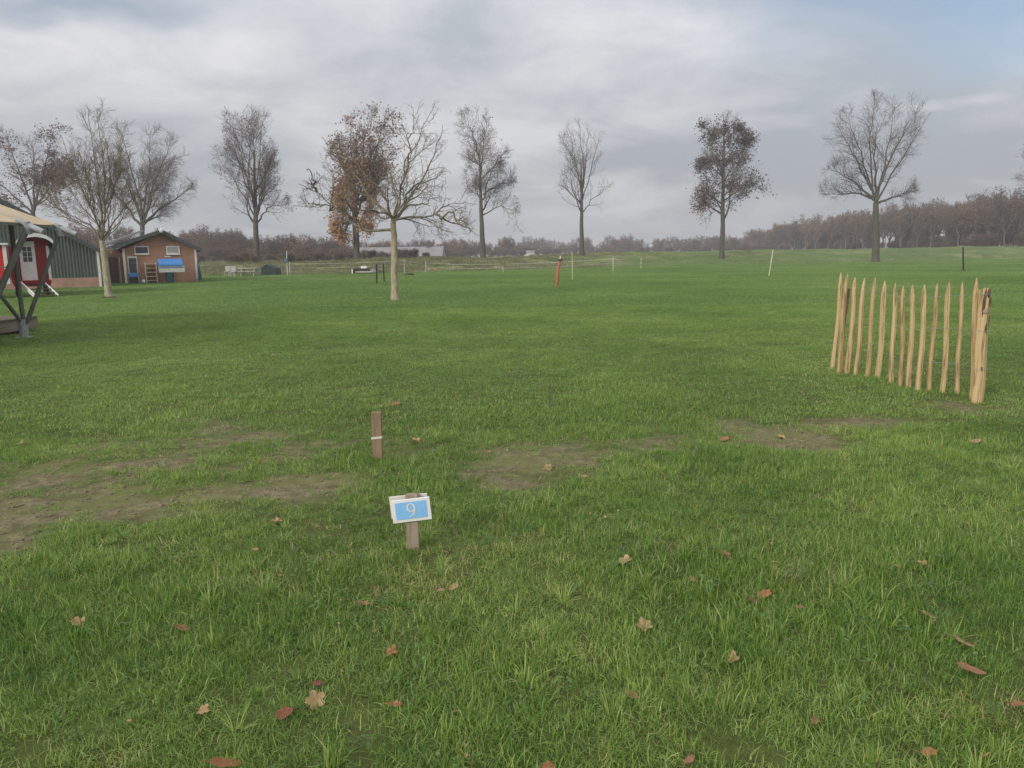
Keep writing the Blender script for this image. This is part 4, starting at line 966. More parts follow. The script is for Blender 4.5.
# low dark platform
a = ground(354, 273.5); b = ground(374, 273.5); Yp = a.y
T = thing('low_trailer', 'low dark trailer with white ends, left of the two dark posts', 'trailer', ((a.x + b.x) / 2, Yp, 0))
mb = MB(); mb.bb((a.x, Yp - .5, .28), (b.x, Yp + .7, .52)); mb.build('bed', M['black'], T, bevel=.02)
mb = MB(); mb.bb((a.x + .3, Yp - .55, .12), (b.x - .3, Yp - .5, .2)); mb.build('side_rail', M['offwhite'], T)
mb = MB(); mb.bb((a.x - .12, Yp - .55, -.02), (a.x - .01, Yp + .6, .46)); mb.build('end_panel', M['white'], T); mb = MB(); mb.bb((b.x - .55, Yp - .53, .1), (b.x + .02, Yp - .505, .5)); mb.build('end_panel', M['far_roof'], T)
mb = MB(); mb.bb((a.x + .8, Yp - .3, .52), (a.x + 1.4, Yp + .2, .76)); mb.build('box', M['white'], T, bevel=.02)
for s in (.2, .8):
    mb = MB(); x = a.x + (b.x - a.x) * s; mb.tube([(x, Yp - .50, .14), (x, Yp - .38, .14)], .17, 14); mb.build('wheel', M['black'], T)

# ------------------------------------------------------------------ far buildings
Yg = 190; zg = gz(PX(390, Yg), Yg) - .2
xa, xb = PX(348, Yg), PX(441, Yg); zt = P(390, 246.8, Yg).z; ze = zg + 1.0
T = thing('long_low_shed', 'long low shed with a pale grey roof behind the walnut and the orange oak', 'shed', ((xa + xb) / 2, Yg, zg))
mb = MB(); mb.bb((xa, Yg, zg), (xb, Yg + 10, ze)); mb.build('wall', M['tan_wall'], T)
mb = MB(); mb.prism([(xa - .3, Yg - .4, ze), (xa - .3, Yg + 5, zt), (xa - .3, Yg + 10.4, ze), (xa - .3, Yg + 10.4, ze - .1), (xa - .3, Yg - .4, ze - .1)], (xb - xa + .6, 0, 0)); rf = mb.build('roof', M['far_roof'], T)
mb = MB(); x = PX(427, Yg); mb.bb((x - .5, Yg + 4.4, zt - .3), (x + .5, Yg + 5.4, zt + .9)); mb.prism([(x - .6, Yg + 4.3, zt + .9), (x + .6, Yg + 4.3, zt + .9), (x, Yg + 4.3, zt + 1.5)], (0, 1.2, 0)); mb.build('vent', M['fascia'], rf)
for k in range(9):
    x = xa + 1.5 + k * (xb - xa - 3) / 8; mb = MB(); mb.bb((x - .5, Yg - .03, zg + .35), (x + .5, Yg + .02, zg + .8)); mb.build('window', M['glass'], T)
a = P(333, 257, 150); mb = MB(); xx = PX(341, 150); zz = gz(xx, 150); mb.ico((xx, 150, zz + .2), (2.2, 1.5, 1.25), 3, .12, 8); tag(mb.build('dark_mound', M['dark_green'], smooth=True), 'dark rounded heap at the left end of the long grey roof', 'heap')
Yw = 330; zw = gz(PX(525, Yw), Yw) - .3; xa, xb = PX(515, Yw), PX(536, Yw); ze = P(525, 252.6, Yw).z; zt = P(525, 250.6, Yw).z
T = thing('white_house', 'small far white house with a grey roof under the middle of the tree row', 'house', ((xa + xb) / 2, Yw, zw))
mb = MB(); mb.bb((xa, Yw, zw), (xb, Yw + 7, ze)); mb.build('wall', M['white'], T)
mb = MB(); mb.prism([(xa - .3, Yw - .4, ze), (xa - .3, Yw + 3.5, zt), (xa - .3, Yw + 7.4, ze)], (xb - xa + .6, 0, 0)); mb.build('roof', M['far_roof'], T)
for k in (.25, .5, .75):
    x = xa + (xb - xa) * k; mb = MB(); mb.bb((x - .55, Yw - .04, zw + 1.2), (x + .55, Yw + .02, ze - .5)); mb.build('window', M['glass'], T)
Yt = 150; xa, xb = PX(261, Yt), PX(269, Yt); z0 = gz(xa, Yt) - .2; zt = P(265, 257.5, Yt).z
T = thing('tan_shed', 'small tan shed glimpsed behind the dark covered stack', 'shed', (xa, Yt, z0))
mb = MB(); mb.bb((xa, Yt, z0), (xb, Yt + 2.5, zt)); mb.build('wall', M['tan_wall'], T); mb = MB(); mb.bb((xa - .15, Yt - .15, zt), (xb + .15, Yt + 2.6, zt + .15)); mb.build('roof', M['far_roof'], T)
mb = MB(); mb.bb((xb - .7, Yt - .03, z0), (xb - .15, Yt + .02, zt - .3)); mb.build('door', M['stake'], T)

# ------------------------------------------------------------------ brick house
YH = 58.0
hx = lambda px, py=265: P(px, py, YH).x
hz = lambda py, px=160: P(px, py, YH).z
xl, xr = hx(125, 283), hx(201, 283); xm = hx(160.5, 232); ze = hz(248.5, 200) - .0; zt = hz(232.5, 160)
WARP = rotator(hx(160), YH, 31)
T = thing('brick_house', 'red-brown brick house with white corner boards and a grey gable roof', 'house', ((xl + xr) / 2, YH, 0))
DEP = 9
th = .0
# front wall with openings cut as inset pieces: build wall as prism, windows proud
mb = MB(); mb.prism([(xl, YH, 0), (xr, YH, 0), (xr, YH, ze), (xm, YH, zt), (xl, YH, ze)], (0, DEP, 0)); mb.build('wall', M['brick'], T)
# wing at left, set back
wl_ = hx(107); mb = MB(); mb.bb((wl_, YH + 1.6, 0), (xl - .002, YH + DEP, hz(250, 110))); mb.build('wing_wall', M['brick'], T)
for xx_, lab in ((xl, 0), (xr, 1)):
    s = -1 if lab == 0 else 1
    mb = MB(); mb.bb((xx_ - .10 if not lab else xx_ - .06, YH - .04, 0), (xx_ + .06 if not lab else xx_ + .10, YH + .1, ze + .05)); mb.build('corner_board', M['white'], T, bevel=.005)
# roof: two slabs with thickness
def slab(a, b, y0, y1, t):
    a = Vector(a); b = Vector(b); n = Vector((-(b.z - a.z), 0, b.x - a.x)).normalized() * t
    if n.z < 0: n = -n
    mb = MB(); mb.prism([(a.x, y0, a.z), (b.x, y0, b.z), (b.x + n.x, y0, b.z + n.z), (a.x + n.x, y0, a.z + n.z)], (0, y1 - y0, 0)); return mb
sl_r = (zt - ze) / (xr - xm); sl_l = (zt - ze) / (xm - xl)
ro = .40
eR = Vector((xr + ro, 0, ze - sl_r * ro)); eL = Vector((wl_ - .15, 0, ze - sl_l * 1.2))
ap_ = Vector((xm, 0, zt + .01))
eL = Vector((hx(111, 247), 0, hz(249, 111)))
rf = slab(ap_, eR, YH - .45, YH + DEP + .3, .16).build('roof', M['roof_felt'], T)
slab(ap_, eL, YH - .45, YH + DEP + .3, .16).build('roof', M['roof_felt'], T)
slab(ap_ + Vector((0, 0, -.06)), eR + Vector((.03, 0, -.07)), YH - .52, YH - .455, .26).build('bargeboard', M['fascia'], T)
slab(ap_ + Vector((0, 0, -.06)), eL + Vector((-.03, 0, -.07)), YH - .52, YH - .455, .26).build('bargeboard', M['fascia'], T)
# upper wing roof stepping behind
slab((hx(111), 0, hz(244, 111)), (hx(150), 0, hz(230.5, 150)), YH + 2.2, YH + DEP + 1, .14).build('wing_roof', M['far_roof'], T)
mb = MB(); mb.tube([(eR.x + .05, YH - .4, eR.z + .02), (eR.x + .05, YH + DEP, eR.z + .02)], .06, 8); mb.build('gutter', M['fascia'], T)
mb = MB(); q = Vector((xm, YH - .60, hz(230.8))); mb.ico(q, (.17, .1, .17), 2); mb.box(q + Vector((0, .08, .05)), (.1, .1, .1)); mb.build('gable_lamp', M['white'], T)
mb = MB(); q = Vector((hx(169), YH - .02, hz(256.8))); mb.box(q, (.48, .05, .07)); mb.build('wall_sign', M['white'], T, bevel=.01)  # small white sign board on the front wall
def window(xa, xb, ya, yb, gm, bars=0):
    x0, x1 = hx(xa, (ya + yb) / 2), hx(xb, (ya + yb) / 2); z1, z0 = hz(ya, (xa + xb) / 2), hz(yb, (xa + xb) / 2); w = .075
    mb = MB(); y0, y1 = YH - .05, YH + .01
    mb.bb((x0, y0, z0), (x1, y1, z0 + w)); mb.bb((x0, y0, z1 - w), (x1, y1, z1)); mb.bb((x0, y0, z0 + w), (x0 + w, y1, z1 - w)); mb.bb((x1 - w, y0, z0 + w), (x1, y1, z1 - w))
    f = mb.build('window', M['white'], T); mb = MB(); mb.bb((x0 + w, YH - .02, z0 + w), (x1 - w, YH - .012, z1 - w)); mb.build('pane', gm, f)
    mb = MB(); mb.bb((x0 - .04, YH - .09, z0 - .05), (x1 + .04, YH + .01, z0)); mb.build('sill', M['offwhite'], f)
window(133, 148, 246.2, 254.4, M['glass']); window(167, 181.3, 246, 254.2, M['glass_pale'])
x0, x1 = hx(124.8 + 1.6), hx(136.3); z1 = hz(256.5, 130)
mb = MB(); mb.bb((x0, YH - .06, 0), (x0 + .06, YH + .01, z1)); mb.bb((x1 - .07, YH - .06, 0), (x1, YH + .01, z1)); mb.bb((x0 + .06, YH - .06, z1 - .12), (x1 - .07, YH + .01, z1)); fr = mb.build('door_frame', M['offwhite'], T)
mb = MB(); mb.bb((x0 + .06, YH - .03, .02), (x1 - .07, YH - .012, z1 - .12)); dr = mb.build('door', M['glass'], T)
mb = MB(); mb.tube([(x1 - .14, YH - .06, 1.0), (x1 - .14, YH - .06, 1.15)], .015, 6); mb.build('handle', M['steel'], dr)
mb = MB(); mb.tube([(wl_ + .35, YH + 1.0, 2.3), (wl_ + .95, YH + 1.5, 1.9), (wl_ + .95, YH + 1.52, 0)], .04, 7); mb.build('downpipe', M['offwhite'], T)
mb = MB(); mb.bb((wl_ - .02, YH + 1.5, 0), (wl_ + .05, YH + 1.62, 2.3)); mb.build('corner_board', M['offwhite'], T)
mb = MB(); mb.bb((wl_ + .12, YH + 1.55, 0), (wl_ + .8, YH + 1.598, 1.95)); mb.build('wing_door', M['bark_dark'], T)
# blue table in front of the door
q = Vector((hx(131.3, 275), YH - .55, 0)); T2 = thing('small_blue_table', 'small blue table standing in front of the dark door of the brick house', 'table', tuple(q))
mb = MB(); mb.box(q + Vector((0, 0, .62)), (.72, .45, .30)); mb.build('tabletop', M['blue'], T2, bevel=.02)
for s in (-.3, .3):
    for r_ in (-.17, .17):
        mb = MB(); mb.box(q + Vector((s, r_, .235)), (.05, .05, .47)); mb.build('leg', M['black'], T2)
# shelf rack
xa, xb = hx(144.2, 270), hx(155.6, 270); zt_ = hz(262.3, 150)
T2 = thing('shelf_rack', 'pale wooden open shelf rack against the brick wall', 'shelf rack', ((xa + xb) / 2, YH - .3, 0))
for xx_ in (xa, xb):
    mb = MB(); mb.bb((xx_ - .035, YH - .42, 0), (xx_ + .035, YH - .1, zt_)); mb.build('side_board', M['pine'], T2)
for k in range(5):
    z = .16 + k * (zt_ - .3) / 4; mb = MB(); mb.bb((xa + .036, YH - .42, z), (xb - .036, YH - .1, z + .045)); mb.build('shelf', M['pine'], T2)
q = Vector((hx(141.8, 281), YH - .5, .13)); mb = MB(); mb.ico(q, .15, 2, 0); tag(mb.build('white_ball', M['white'], smooth=True), 'white round pot on the ground left of the shelf rack', 'pot')
# blue lidded chest on bin
YC = YH - 1.2
cx = lambda px, py=268: P(px, py, YH)
a, b = cx(155.8, 266), cx(183.2, 266); zb = cx(170, 272.3).z; zm = cx(170, 265.8).z; zt_ = cx(170, 259.2).z
T2 = thing('lidded_chest', 'white chest with a blue lid on a dark teal stand before the brick house', 'chest', ((a.x + b.x) / 2, YC, 0))
mb = MB(); mb.prism([(a.x, YC - .45, zm + .0), (a.x, YC - .4, zm + .16), (a.x, YC + .35, zt_ + .04), (a.x, YC + .4, zm + .0)], (b.x - a.x - .1, 0, 0)); mb.build('lid', M['blue'], T2, bevel=.02)
mb = MB(); mb.bb((a.x + .05, YC - .38, zb), (b.x, YC + .35, zm - .002)); mb.build('tray', M['offwhite'], T2, bevel=.03)
mb = MB(); mb.bb((a.x + .04, YC - .39, zm - .16), (b.x + .012, YC + .36, zm - .10)); mb.build('trim', M['blue'], T2)
c0, c1 = cx(163.6, 278), cx(172.6, 278); mb = MB(); m_ = (c0.x + c1.x) / 2; h = (c1.x - c0.x) / 2
mb.tube([(m_, YC, 0), (m_, YC, zb * .6), (m_, YC, zb * .62), (m_, YC, zb - .002)], [h * .85, h, h * 1.05, h * 1.05], 18); mb.build('stand', M['teal'], T2)
# folded parasol at right corner
q = P(203, 282, YH - .2); T2 = thing('folded_parasol', 'folded dark green parasol on a pale pole at the right corner of the brick house', 'parasol', (q.x, q.y, 0))
mb = MB(); mb.tube([(q.x - .1, q.y, 0), (q.x - .14, q.y, 1.85)], .025, 7); mb.build('pole', M['steel'], T2)
mb = MB(); mb.tube([(q.x - .08, q.y, .1), (q.x - .05, q.y, .5), (q.x - .11, q.y, 1.2), (q.x - .14, q.y, 1.7)], [.22, .16, .1, .03], 9, squash=[1, .7]); mb.build('cloth', M['teal'], T2)

WARP = None
# ------------------------------------------------------------------ green barn
YB = 50.0
br = P(98, 260, YB).x; zeB = P(98, 250, YB).z; slp = .50; hw = 6.5; bm_ = br - hw; zr = zeB + slp * hw; blx = br - 2 * hw
WARP = rotator(br, YB, 33)
T = thing('green_barn', 'dark green corrugated barn with a pink brick base, left of the young tree', 'barn', ((br + blx) / 2, YB, 0))
mb = MB(); mb.bb((blx, YB, 0), (br, YB + 12, .62)); mb.build('plinth', M['brick_pink'], T)
# corrugated gable: trapezoid ribs
mb = MB(); pitch = .22; xs_ = []; x = blx
while x < br - .001:
    for dx, dy in ((0, 0), (.08, 0), (.11, .028), (.19, .028)):
        if x + dx <= br: xs_.append((x + dx, YB - dy + .04))
    x += pitch
xs_.append((br, YB + .04))
roofz = lambda x: zeB + slp * (hw - abs(x - bm_)) - .02
vs = []; 
for x, y in xs_: vs += [(x, y, .621), (x, y, roofz(x))]
mb.add(vs, [(2 * i, 2 * i + 2, 2 * i + 3, 2 * i + 1) for i in range(len(xs_) - 1)]); mb.build('cladding', M['barn'], T)
mb = MB(); mb.bb((br - .04, YB + .05, .621), (br + .0, YB + 12, zeB)); mb.build('side_wall', M['barn'], T)
for s, e in ((1, br + .25), (-1, blx - .25)):
    a = Vector((bm_, 0, zr)); b = Vector((e, 0, zr - slp * (abs(e - bm_)))); slab(a, b, YB - .3, YB + 12.2, .12).build('roof', M['roof_felt'], T)
    slab(a + Vector((0, 0, -.12)), b + Vector((0, 0, -.12)), YB - .36, YB - .305, .25).build('verge_trim', M['fascia'], T)
mb = MB(); mb.bb((br - .06, YB - .06, 0), (br + .09, YB + .1, zeB - .1)); mb.build('corner_trim', M['white'], T)
mb = MB(); mb.tube([(br + .3, YB - .1, zeB - .1), (br + .22, YB, zeB - .35), (br + .22, YB, 0)], .05, 8); mb.build('downpipe', M['bark_dark'], T)

WARP = None
# ------------------------------------------------------------------ red wagon
YV = 37.0
vx = lambda px, py=265: P(px, py, YV).x
vz = lambda py, px=30: P(px, py, YV).z
x0, x1 = vx(10), vx(50); z0 = vz(281.5); ze = vz(246); zt = vz(236.5)
WARP = rotator(vx(30), YV, 33)
T = thing('red_wagon', 'dark red wooden wagon with a white half-glazed door and curved roof, behind the tent poles', 'wagon', ((x0 + x1) / 2, YV, 0))
arc = []
cxm = (vx(16, 243) + vx(54, 243)) / 2; hwv = (vx(54, 243) - vx(16, 243)) / 2
def arcpts(hw_, zb, zt__, n=15): return [(cxm + hw_ * math.cos(a), zb + (zt__ - zb) * math.sin(a)) for a in np.linspace(0, math.pi, n)]
bod = [(x1, z0), (x1, ze)] + [(min(max(x, x0 + .001), x1 - .001), z) for x, z in arcpts(hwv - .08, ze, zt - .02)] + [(x0, ze), (x0, z0)]
mb = MB(); mb.prism([(x, YV, z) for x, z in bod], (0, 5, 0)); mb.build('body', M['red'], T)
# plank lines
ai = arcpts(hwv, ze - .02, zt - .0); ao = arcpts(hwv + .07, ze - .06, zt + .13)
def ring_prism(inn, out, y0, y1):
    mb = MB(); n = len(inn)
    vs = [(x, y0, z) for x, z in inn] + [(x, y0, z) for x, z in out] + [(x, y1, z) for x, z in inn] + [(x, y1, z) for x, z in out]
    fs = []
    for i in range(n - 1): fs += [(i, i + 1, n + i + 1, n + i), (2 * n + i, 3 * n + i, 3 * n + i + 1, 2 * n + i + 1), (i, 2 * n + i, 2 * n + i + 1, i + 1), (n + i, n + i + 1, 3 * n + i + 1, 3 * n + i)]
    fs += [(0, n, 3 * n, 2 * n), (n - 1, 3 * n - 1, 4 * n - 1, 2 * n - 1)]
    return mb.add(vs, fs)
ring_prism(ai, ao, YV - .5, YV + 5.3).build('roof', M['far_roof'], T); ring_prism(arcpts(hwv - .02, ze - .05, zt - .03), arcpts(hwv + .09, ze - .05, zt + .15), YV - .56, YV - .505).build('roof_trim', M['white'], T)
for xx_ in (x1,):
    mb = MB(); mb.bb((xx_ - .09, YV - .05, z0), (xx_ + .05, YV + .08, ze)); mb.build('corner_board', M['white'], T)
d0, d1 = vx(20.5), vx(36.5); dt = vz(241.3); 
mb = MB(); mb.bb((d0, YV - .06, z0 + .02), (d1, YV - .002, dt)); dr = mb.build('door', M['white'], T, bevel=.01)
for r_ in range(3):
    for c_ in range(2):
        w = (d1 - d0) * .26; xx_ = d0 + (d1 - d0) * (.21 + .31 * c_); zz_ = dt - .25 - (r_ + 1) * .24 + .02
        mb = MB(); mb.bb((xx_, YV - .07, zz_), (xx_ + w, YV - .061, zz_ + .21)); mb.build('pane', M['glass'], dr)
mb = MB(); mb.bb((x0 + .1, YV + .1, z0 - .2), (x1 - .1, YV + 4.9, z0 - .005)); mb.build('chassis', M['red'], T)
sc_ = MB(); n = 9; w = (x1 - x0) / n
for k in range(n): sc_.prism([(x0 + k * w, YV - .5, z0 - .005), (x0 + (k + 1) * w, YV - .5, z0 - .005), (x0 + (k + .5) * w, YV - .5, z0 - .25)], (0, .03, 0))
sc_.bb((x0, YV - .5, z0 - .005), (x1, YV - .001, z0 + .06)); sc_.build('porch', M['red'], T)
for yy in (YV + .7, YV + 4.2):
    for xx_ in (x0 + .2, x1 - .2):
        mb = MB(); mb.tube([(xx_ - .06, yy, .33), (xx_ + .06, yy, .33)], .33, 16); wh = mb.build('wheel', M['black'], T); mb = MB(); mb.tube([(xx_ - .075, yy, .33), (xx_ + .075, yy, .33)], .12, 10); mb.build('hub', M['white'], wh)
a = P(20.5, 283, YV); b = P(35, 296.5, YV); a.y = YV - .5; b.y = YV - 1.5; b.z = .03
T2 = thing('wagon_steps', 'white wooden steps leaning up to the red wagon porch', 'steps', (a.x, YV - 1, 0))
c_ = P(45.5, 284, YV); d_ = P(57.5, 296, YV); c_.y = YV - .5; d_.y = YV - 1.5; d_.z = .03
mb = MB(); mb.bar(a, b, .07, .20); mb.build('stringer', M['white'], T2); mb = MB(); mb.bar(c_, d_, .06, .13); mb.build('stringer', M['white'], T2)
for k in (.2, .45, .7, .93):
    p, q = lerp(a, b, k), lerp(c_, d_, k); mb = MB(); mb.bar(p + Vector((0, 0, .03)), q + Vector((0, 0, .03)), .22, .04) if False else mb.box((p + q) / 2 + Vector((0, 0, .02)), ((q - p).length - .1, .24, .04)); mb.build('tread', M['bark_dark'], T2)
WARP = None
# bright red neighbour
x1b = P(7.5, 265, 35.5).x; WARP = rotator(x1b, 35.5, 36); T = thing('bright_red_cabin', 'bright red cabin with a white corner board, cut by the left edge', 'cabin', (x1b - 1, 35.5, 0))
zb0 = P(4, 284, 35.5).z; zb1 = P(4, 245, 35.5).z
mb = MB(); mb.bb((x1b - 3.5, 35.5, zb0), (x1b, 37.0 - .05, zb1)); mb.build('wall', M['red_bright'], T)
mb = MB(); mb.bb((x1b - .16, 35.44, zb0), (x1b + .02, 35.6, zb1)); mb.build('corner_board', M['white'], T)
mb = MB(); mb.bb((x1b - 3.6, 35.35, zb1), (x1b + .12, 37.0 - .02, zb1 + .09)); mb.build('roof', M['white'], T)
mb = MB(); mb.bb((x1b - 3.4, 35.7, zb0 - .18), (x1b - .2, 36.9, zb0 - .005)); mb.build('chassis', M['black'], T)
for xx_ in (x1b - 3, x1b - .5):
    mb = MB(); mb.tube([(xx_, 35.8, zb0 - .19), (xx_, 35.8, -.02)], .08, 8); mb.build('leg', M['black'], T)

WARP = None
# ------------------------------------------------------------------ safari tent
T = thing('safari_tent', 'tan canvas safari tent on a wooden deck with grey poles, at the left edge', 'tent', (-12.5, 15, 0))
e1 = P(57.5, 224.2, 17.0); e0 = Vector((e1.x, 10.0, e1.z)); rdg = P(0, 200.5, 17.0); k = (rdg.z - e1.z) / (rdg.x - e1.x)
rx_ = e1.x - 3.4; rz_ = e1.z + k * (rx_ - e1.x)
# canvas: gently sagging sheet with thickness
mb = MB(); NX, NY = 10, 12; vs = []; fs = []
for j in range(NY + 1):
    for i in range(NX + 1):
        u, v = i / NX, j / NY; x = e1.x + (rx_ - e1.x) * u; y = 10 + 7 * v; z = e1.z + (rz_ - e1.z) * u - .09 * math.sin(math.pi * u) - .04 * math.sin(math.pi * v * 5) ** 2 * (1 - u)
        vs.append((x, y, z))
W1 = NX + 1
for j in range(NY):
    for i in range(NX): fs.append((j * W1 + i, j * W1 + i + 1, (j + 1) * W1 + i + 1, (j + 1) * W1 + i))
o = len(vs); vs += [(x, y, z - .03) for x, y, z in vs]; fs += [tuple(reversed([q + o for q in f])) for f in fs]
for j in range(NY): fs.append((j * W1, (j + 1) * W1, (j + 1) * W1 + o, j * W1 + o))
for i in range(NX): fs.append((NY * W1 + i, NY * W1 + i + 1, NY * W1 + i + 1 + o, NY * W1 + i + o))
mb.add(vs, fs); mb.build('canvas_roof', M['canvas'], T, smooth=False)
mb = MB(); mb.bb((e1.x - .02, 10, e1.z - .085), (e1.x + .01, 17.0, e1.z - .032)); mb.build('eave_shade_strip', M['pole'], T)  # dark grey strip stands in for the shaded underside of the canvas eave
mb = MB(); mb.bb((rx_ - 3, 17.2, rz_ - .1), (rx_, 10, rz_ - .02)); mb.build('ridge_canvas', M['canvas'], T)
mb = MB(); mb.bb((rx_ - 3, 10.4, .36), (rx_ + .6, 17.0, rz_ - .2)); mb.build('canvas_wall', M['canvas'], T)
def tb(name, a, b, r, m): mb = MB(); mb.tube([a, lerp(a, b, .5), b], r, 12); return mb.build(name, m, T, smooth=False)
ft = ground(24.5, 338); ft = Vector((ft.x, ft.y, 0)); jt = P(24.5, 322, ft.y); YD = P(28, 228, 15.7)
tb('rafter_end', P(17, 220, 15.7), P(43.5, 232, 15.7), .055, M['steel']); tb('rafter_end', P(55, 225, 16.9), P(76.5, 234.4, 16.9), .052, M['steel'])
tb('strut', P(27, 228, 15.7), P(-14, 322, 15.2), .062, M['pole']); tb('strut', P(60, 230, 16.9), jt + Vector((.05, 0, -.02)), .045, M['pole'])
tb('pole', P(10.5, 222, 16.4), jt + Vector((-.02, 0, 0)), .047, M['pole']); tb('brace', P(2, 297, 15.9), jt + Vector((-.05, 0, -.03)), .04, M['pole'])
tb('guy_rail', P(-10, 267.5, 15.5), P(14, 266.8, 16.3), .012, M['steel'])
mb = MB(); mb.tube([(ft.x, ft.y, -.03), (ft.x, ft.y, jt.z + .06)], [.085, .1], 12); mb.tube([(ft.x, ft.y, -.01), (ft.x, ft.y, .02)], .18, 16); mb.build('foot', M['steel'], T)
for q in (P(28, 227, 15.7), P(60, 230, 16.9)):
    mb = MB(); mb.tube([q + Vector((-.02, 0, .1)), q + Vector((.0, 0, -.14))], .07, 12); mb.build('joint_sleeve', M['steel'], T)
# deck
c1 = ground(41, 330.5); dx = c1.x - .05
mb = MB(); mb.bb((dx - .06, 11, .06), (dx, c1.y, .33)); mb.build('deck_beam', M['weathered_dark'], T, bevel=.01)
mb = MB(); mb.bb((dx - 5, c1.y - .06, .06), (dx - .061, c1.y, .33)); mb.build('deck_beam', M['weathered_dark'], T, bevel=.01)
for i in range(24):
    y0 = 11 + i * (c1.y - 11) / 24; 
mb = MB()
for i in range(50):
    y0 = 11 + i * (c1.y - 11) / 50; mb.bb((dx - 5, y0, .332), (dx + .03, y0 + (c1.y - 11) / 50 - .012, .358))
mb.build('deck_boards', M['weathered_dark'], T)
mb = MB()
for i in range(4): mb.bb((dx - .3, 11.5 + i * 2.1, -.05), (dx - .1, 11.7 + i * 2.1, .06))
mb.build('deck_footing', M['black'], T)

# ------------------------------------------------------------------ fallen leaves
def leaf_geo(kind, size, seed):
    r = random.Random(seed); out = []
    if kind == 'oak':
        n = 34
        for k in range(n):
            a = 2 * math.pi * k / n; lob = .75 + .25 * abs(math.sin(a * 3.5 + .3)); x = math.cos(a) * lob; y = math.sin(a) * .62 * lob; out.append((x, y))
    elif kind == 'maple':
        n = 40
        for k in range(n):
            a = 2 * math.pi * k / n; lob = .58 + .42 * abs(math.cos(a * 2.5)) ** .8; lob += .05 * math.sin(a * 17); out.append((math.cos(a) * lob, math.sin(a) * lob))
    else:
        n = 22
        for k in range(n):
            a = 2 * math.pi * k / n; out.append((math.cos(a), math.sin(a) * .42 * (1 - .35 * math.cos(a))))
    cu, cv = r.uniform(.25, .6), r.uniform(-.3, .3)
    def bend(x, y): return (x * size / 2, y * size / 2, size * (.10 + cu * y * y * .5 + cv * x * x * .4 + .06 * math.sin(x * 5 + seed) * y))
    mb = MB(); vs = [bend(0, 0)]; n = len(out)
    for s in (.5, 1): vs += [bend(x * s, y * s) for x, y in out]
    fs = [(0, 1 + k, 1 + (k + 1) % n) for k in range(n)] + [(1 + k, 1 + n + k, 1 + n + (k + 1) % n, 1 + (k + 1) % n) for k in range(n)]
    top = [Vector(v) for v in vs]; m = len(vs)
    vs2 = vs + [(x, y, z - .0012) for x, y, z in vs]
    fs2 = fs + [tuple(reversed([q + m for q in f])) for f in fs] + [(1 + n + k, 1 + n + (k + 1) % n, m + 1 + n + (k + 1) % n, m + 1 + n + k) for k in range(n)]
    mb.add(vs2, fs2); mb.tube([bend(-.9 if kind != 'maple' else -.4, 0), (-size * .62, size * .05, size * .14), (-size * .8, size * .1, size * .1)], [.0012, .001, .0008], 5)
    return mb
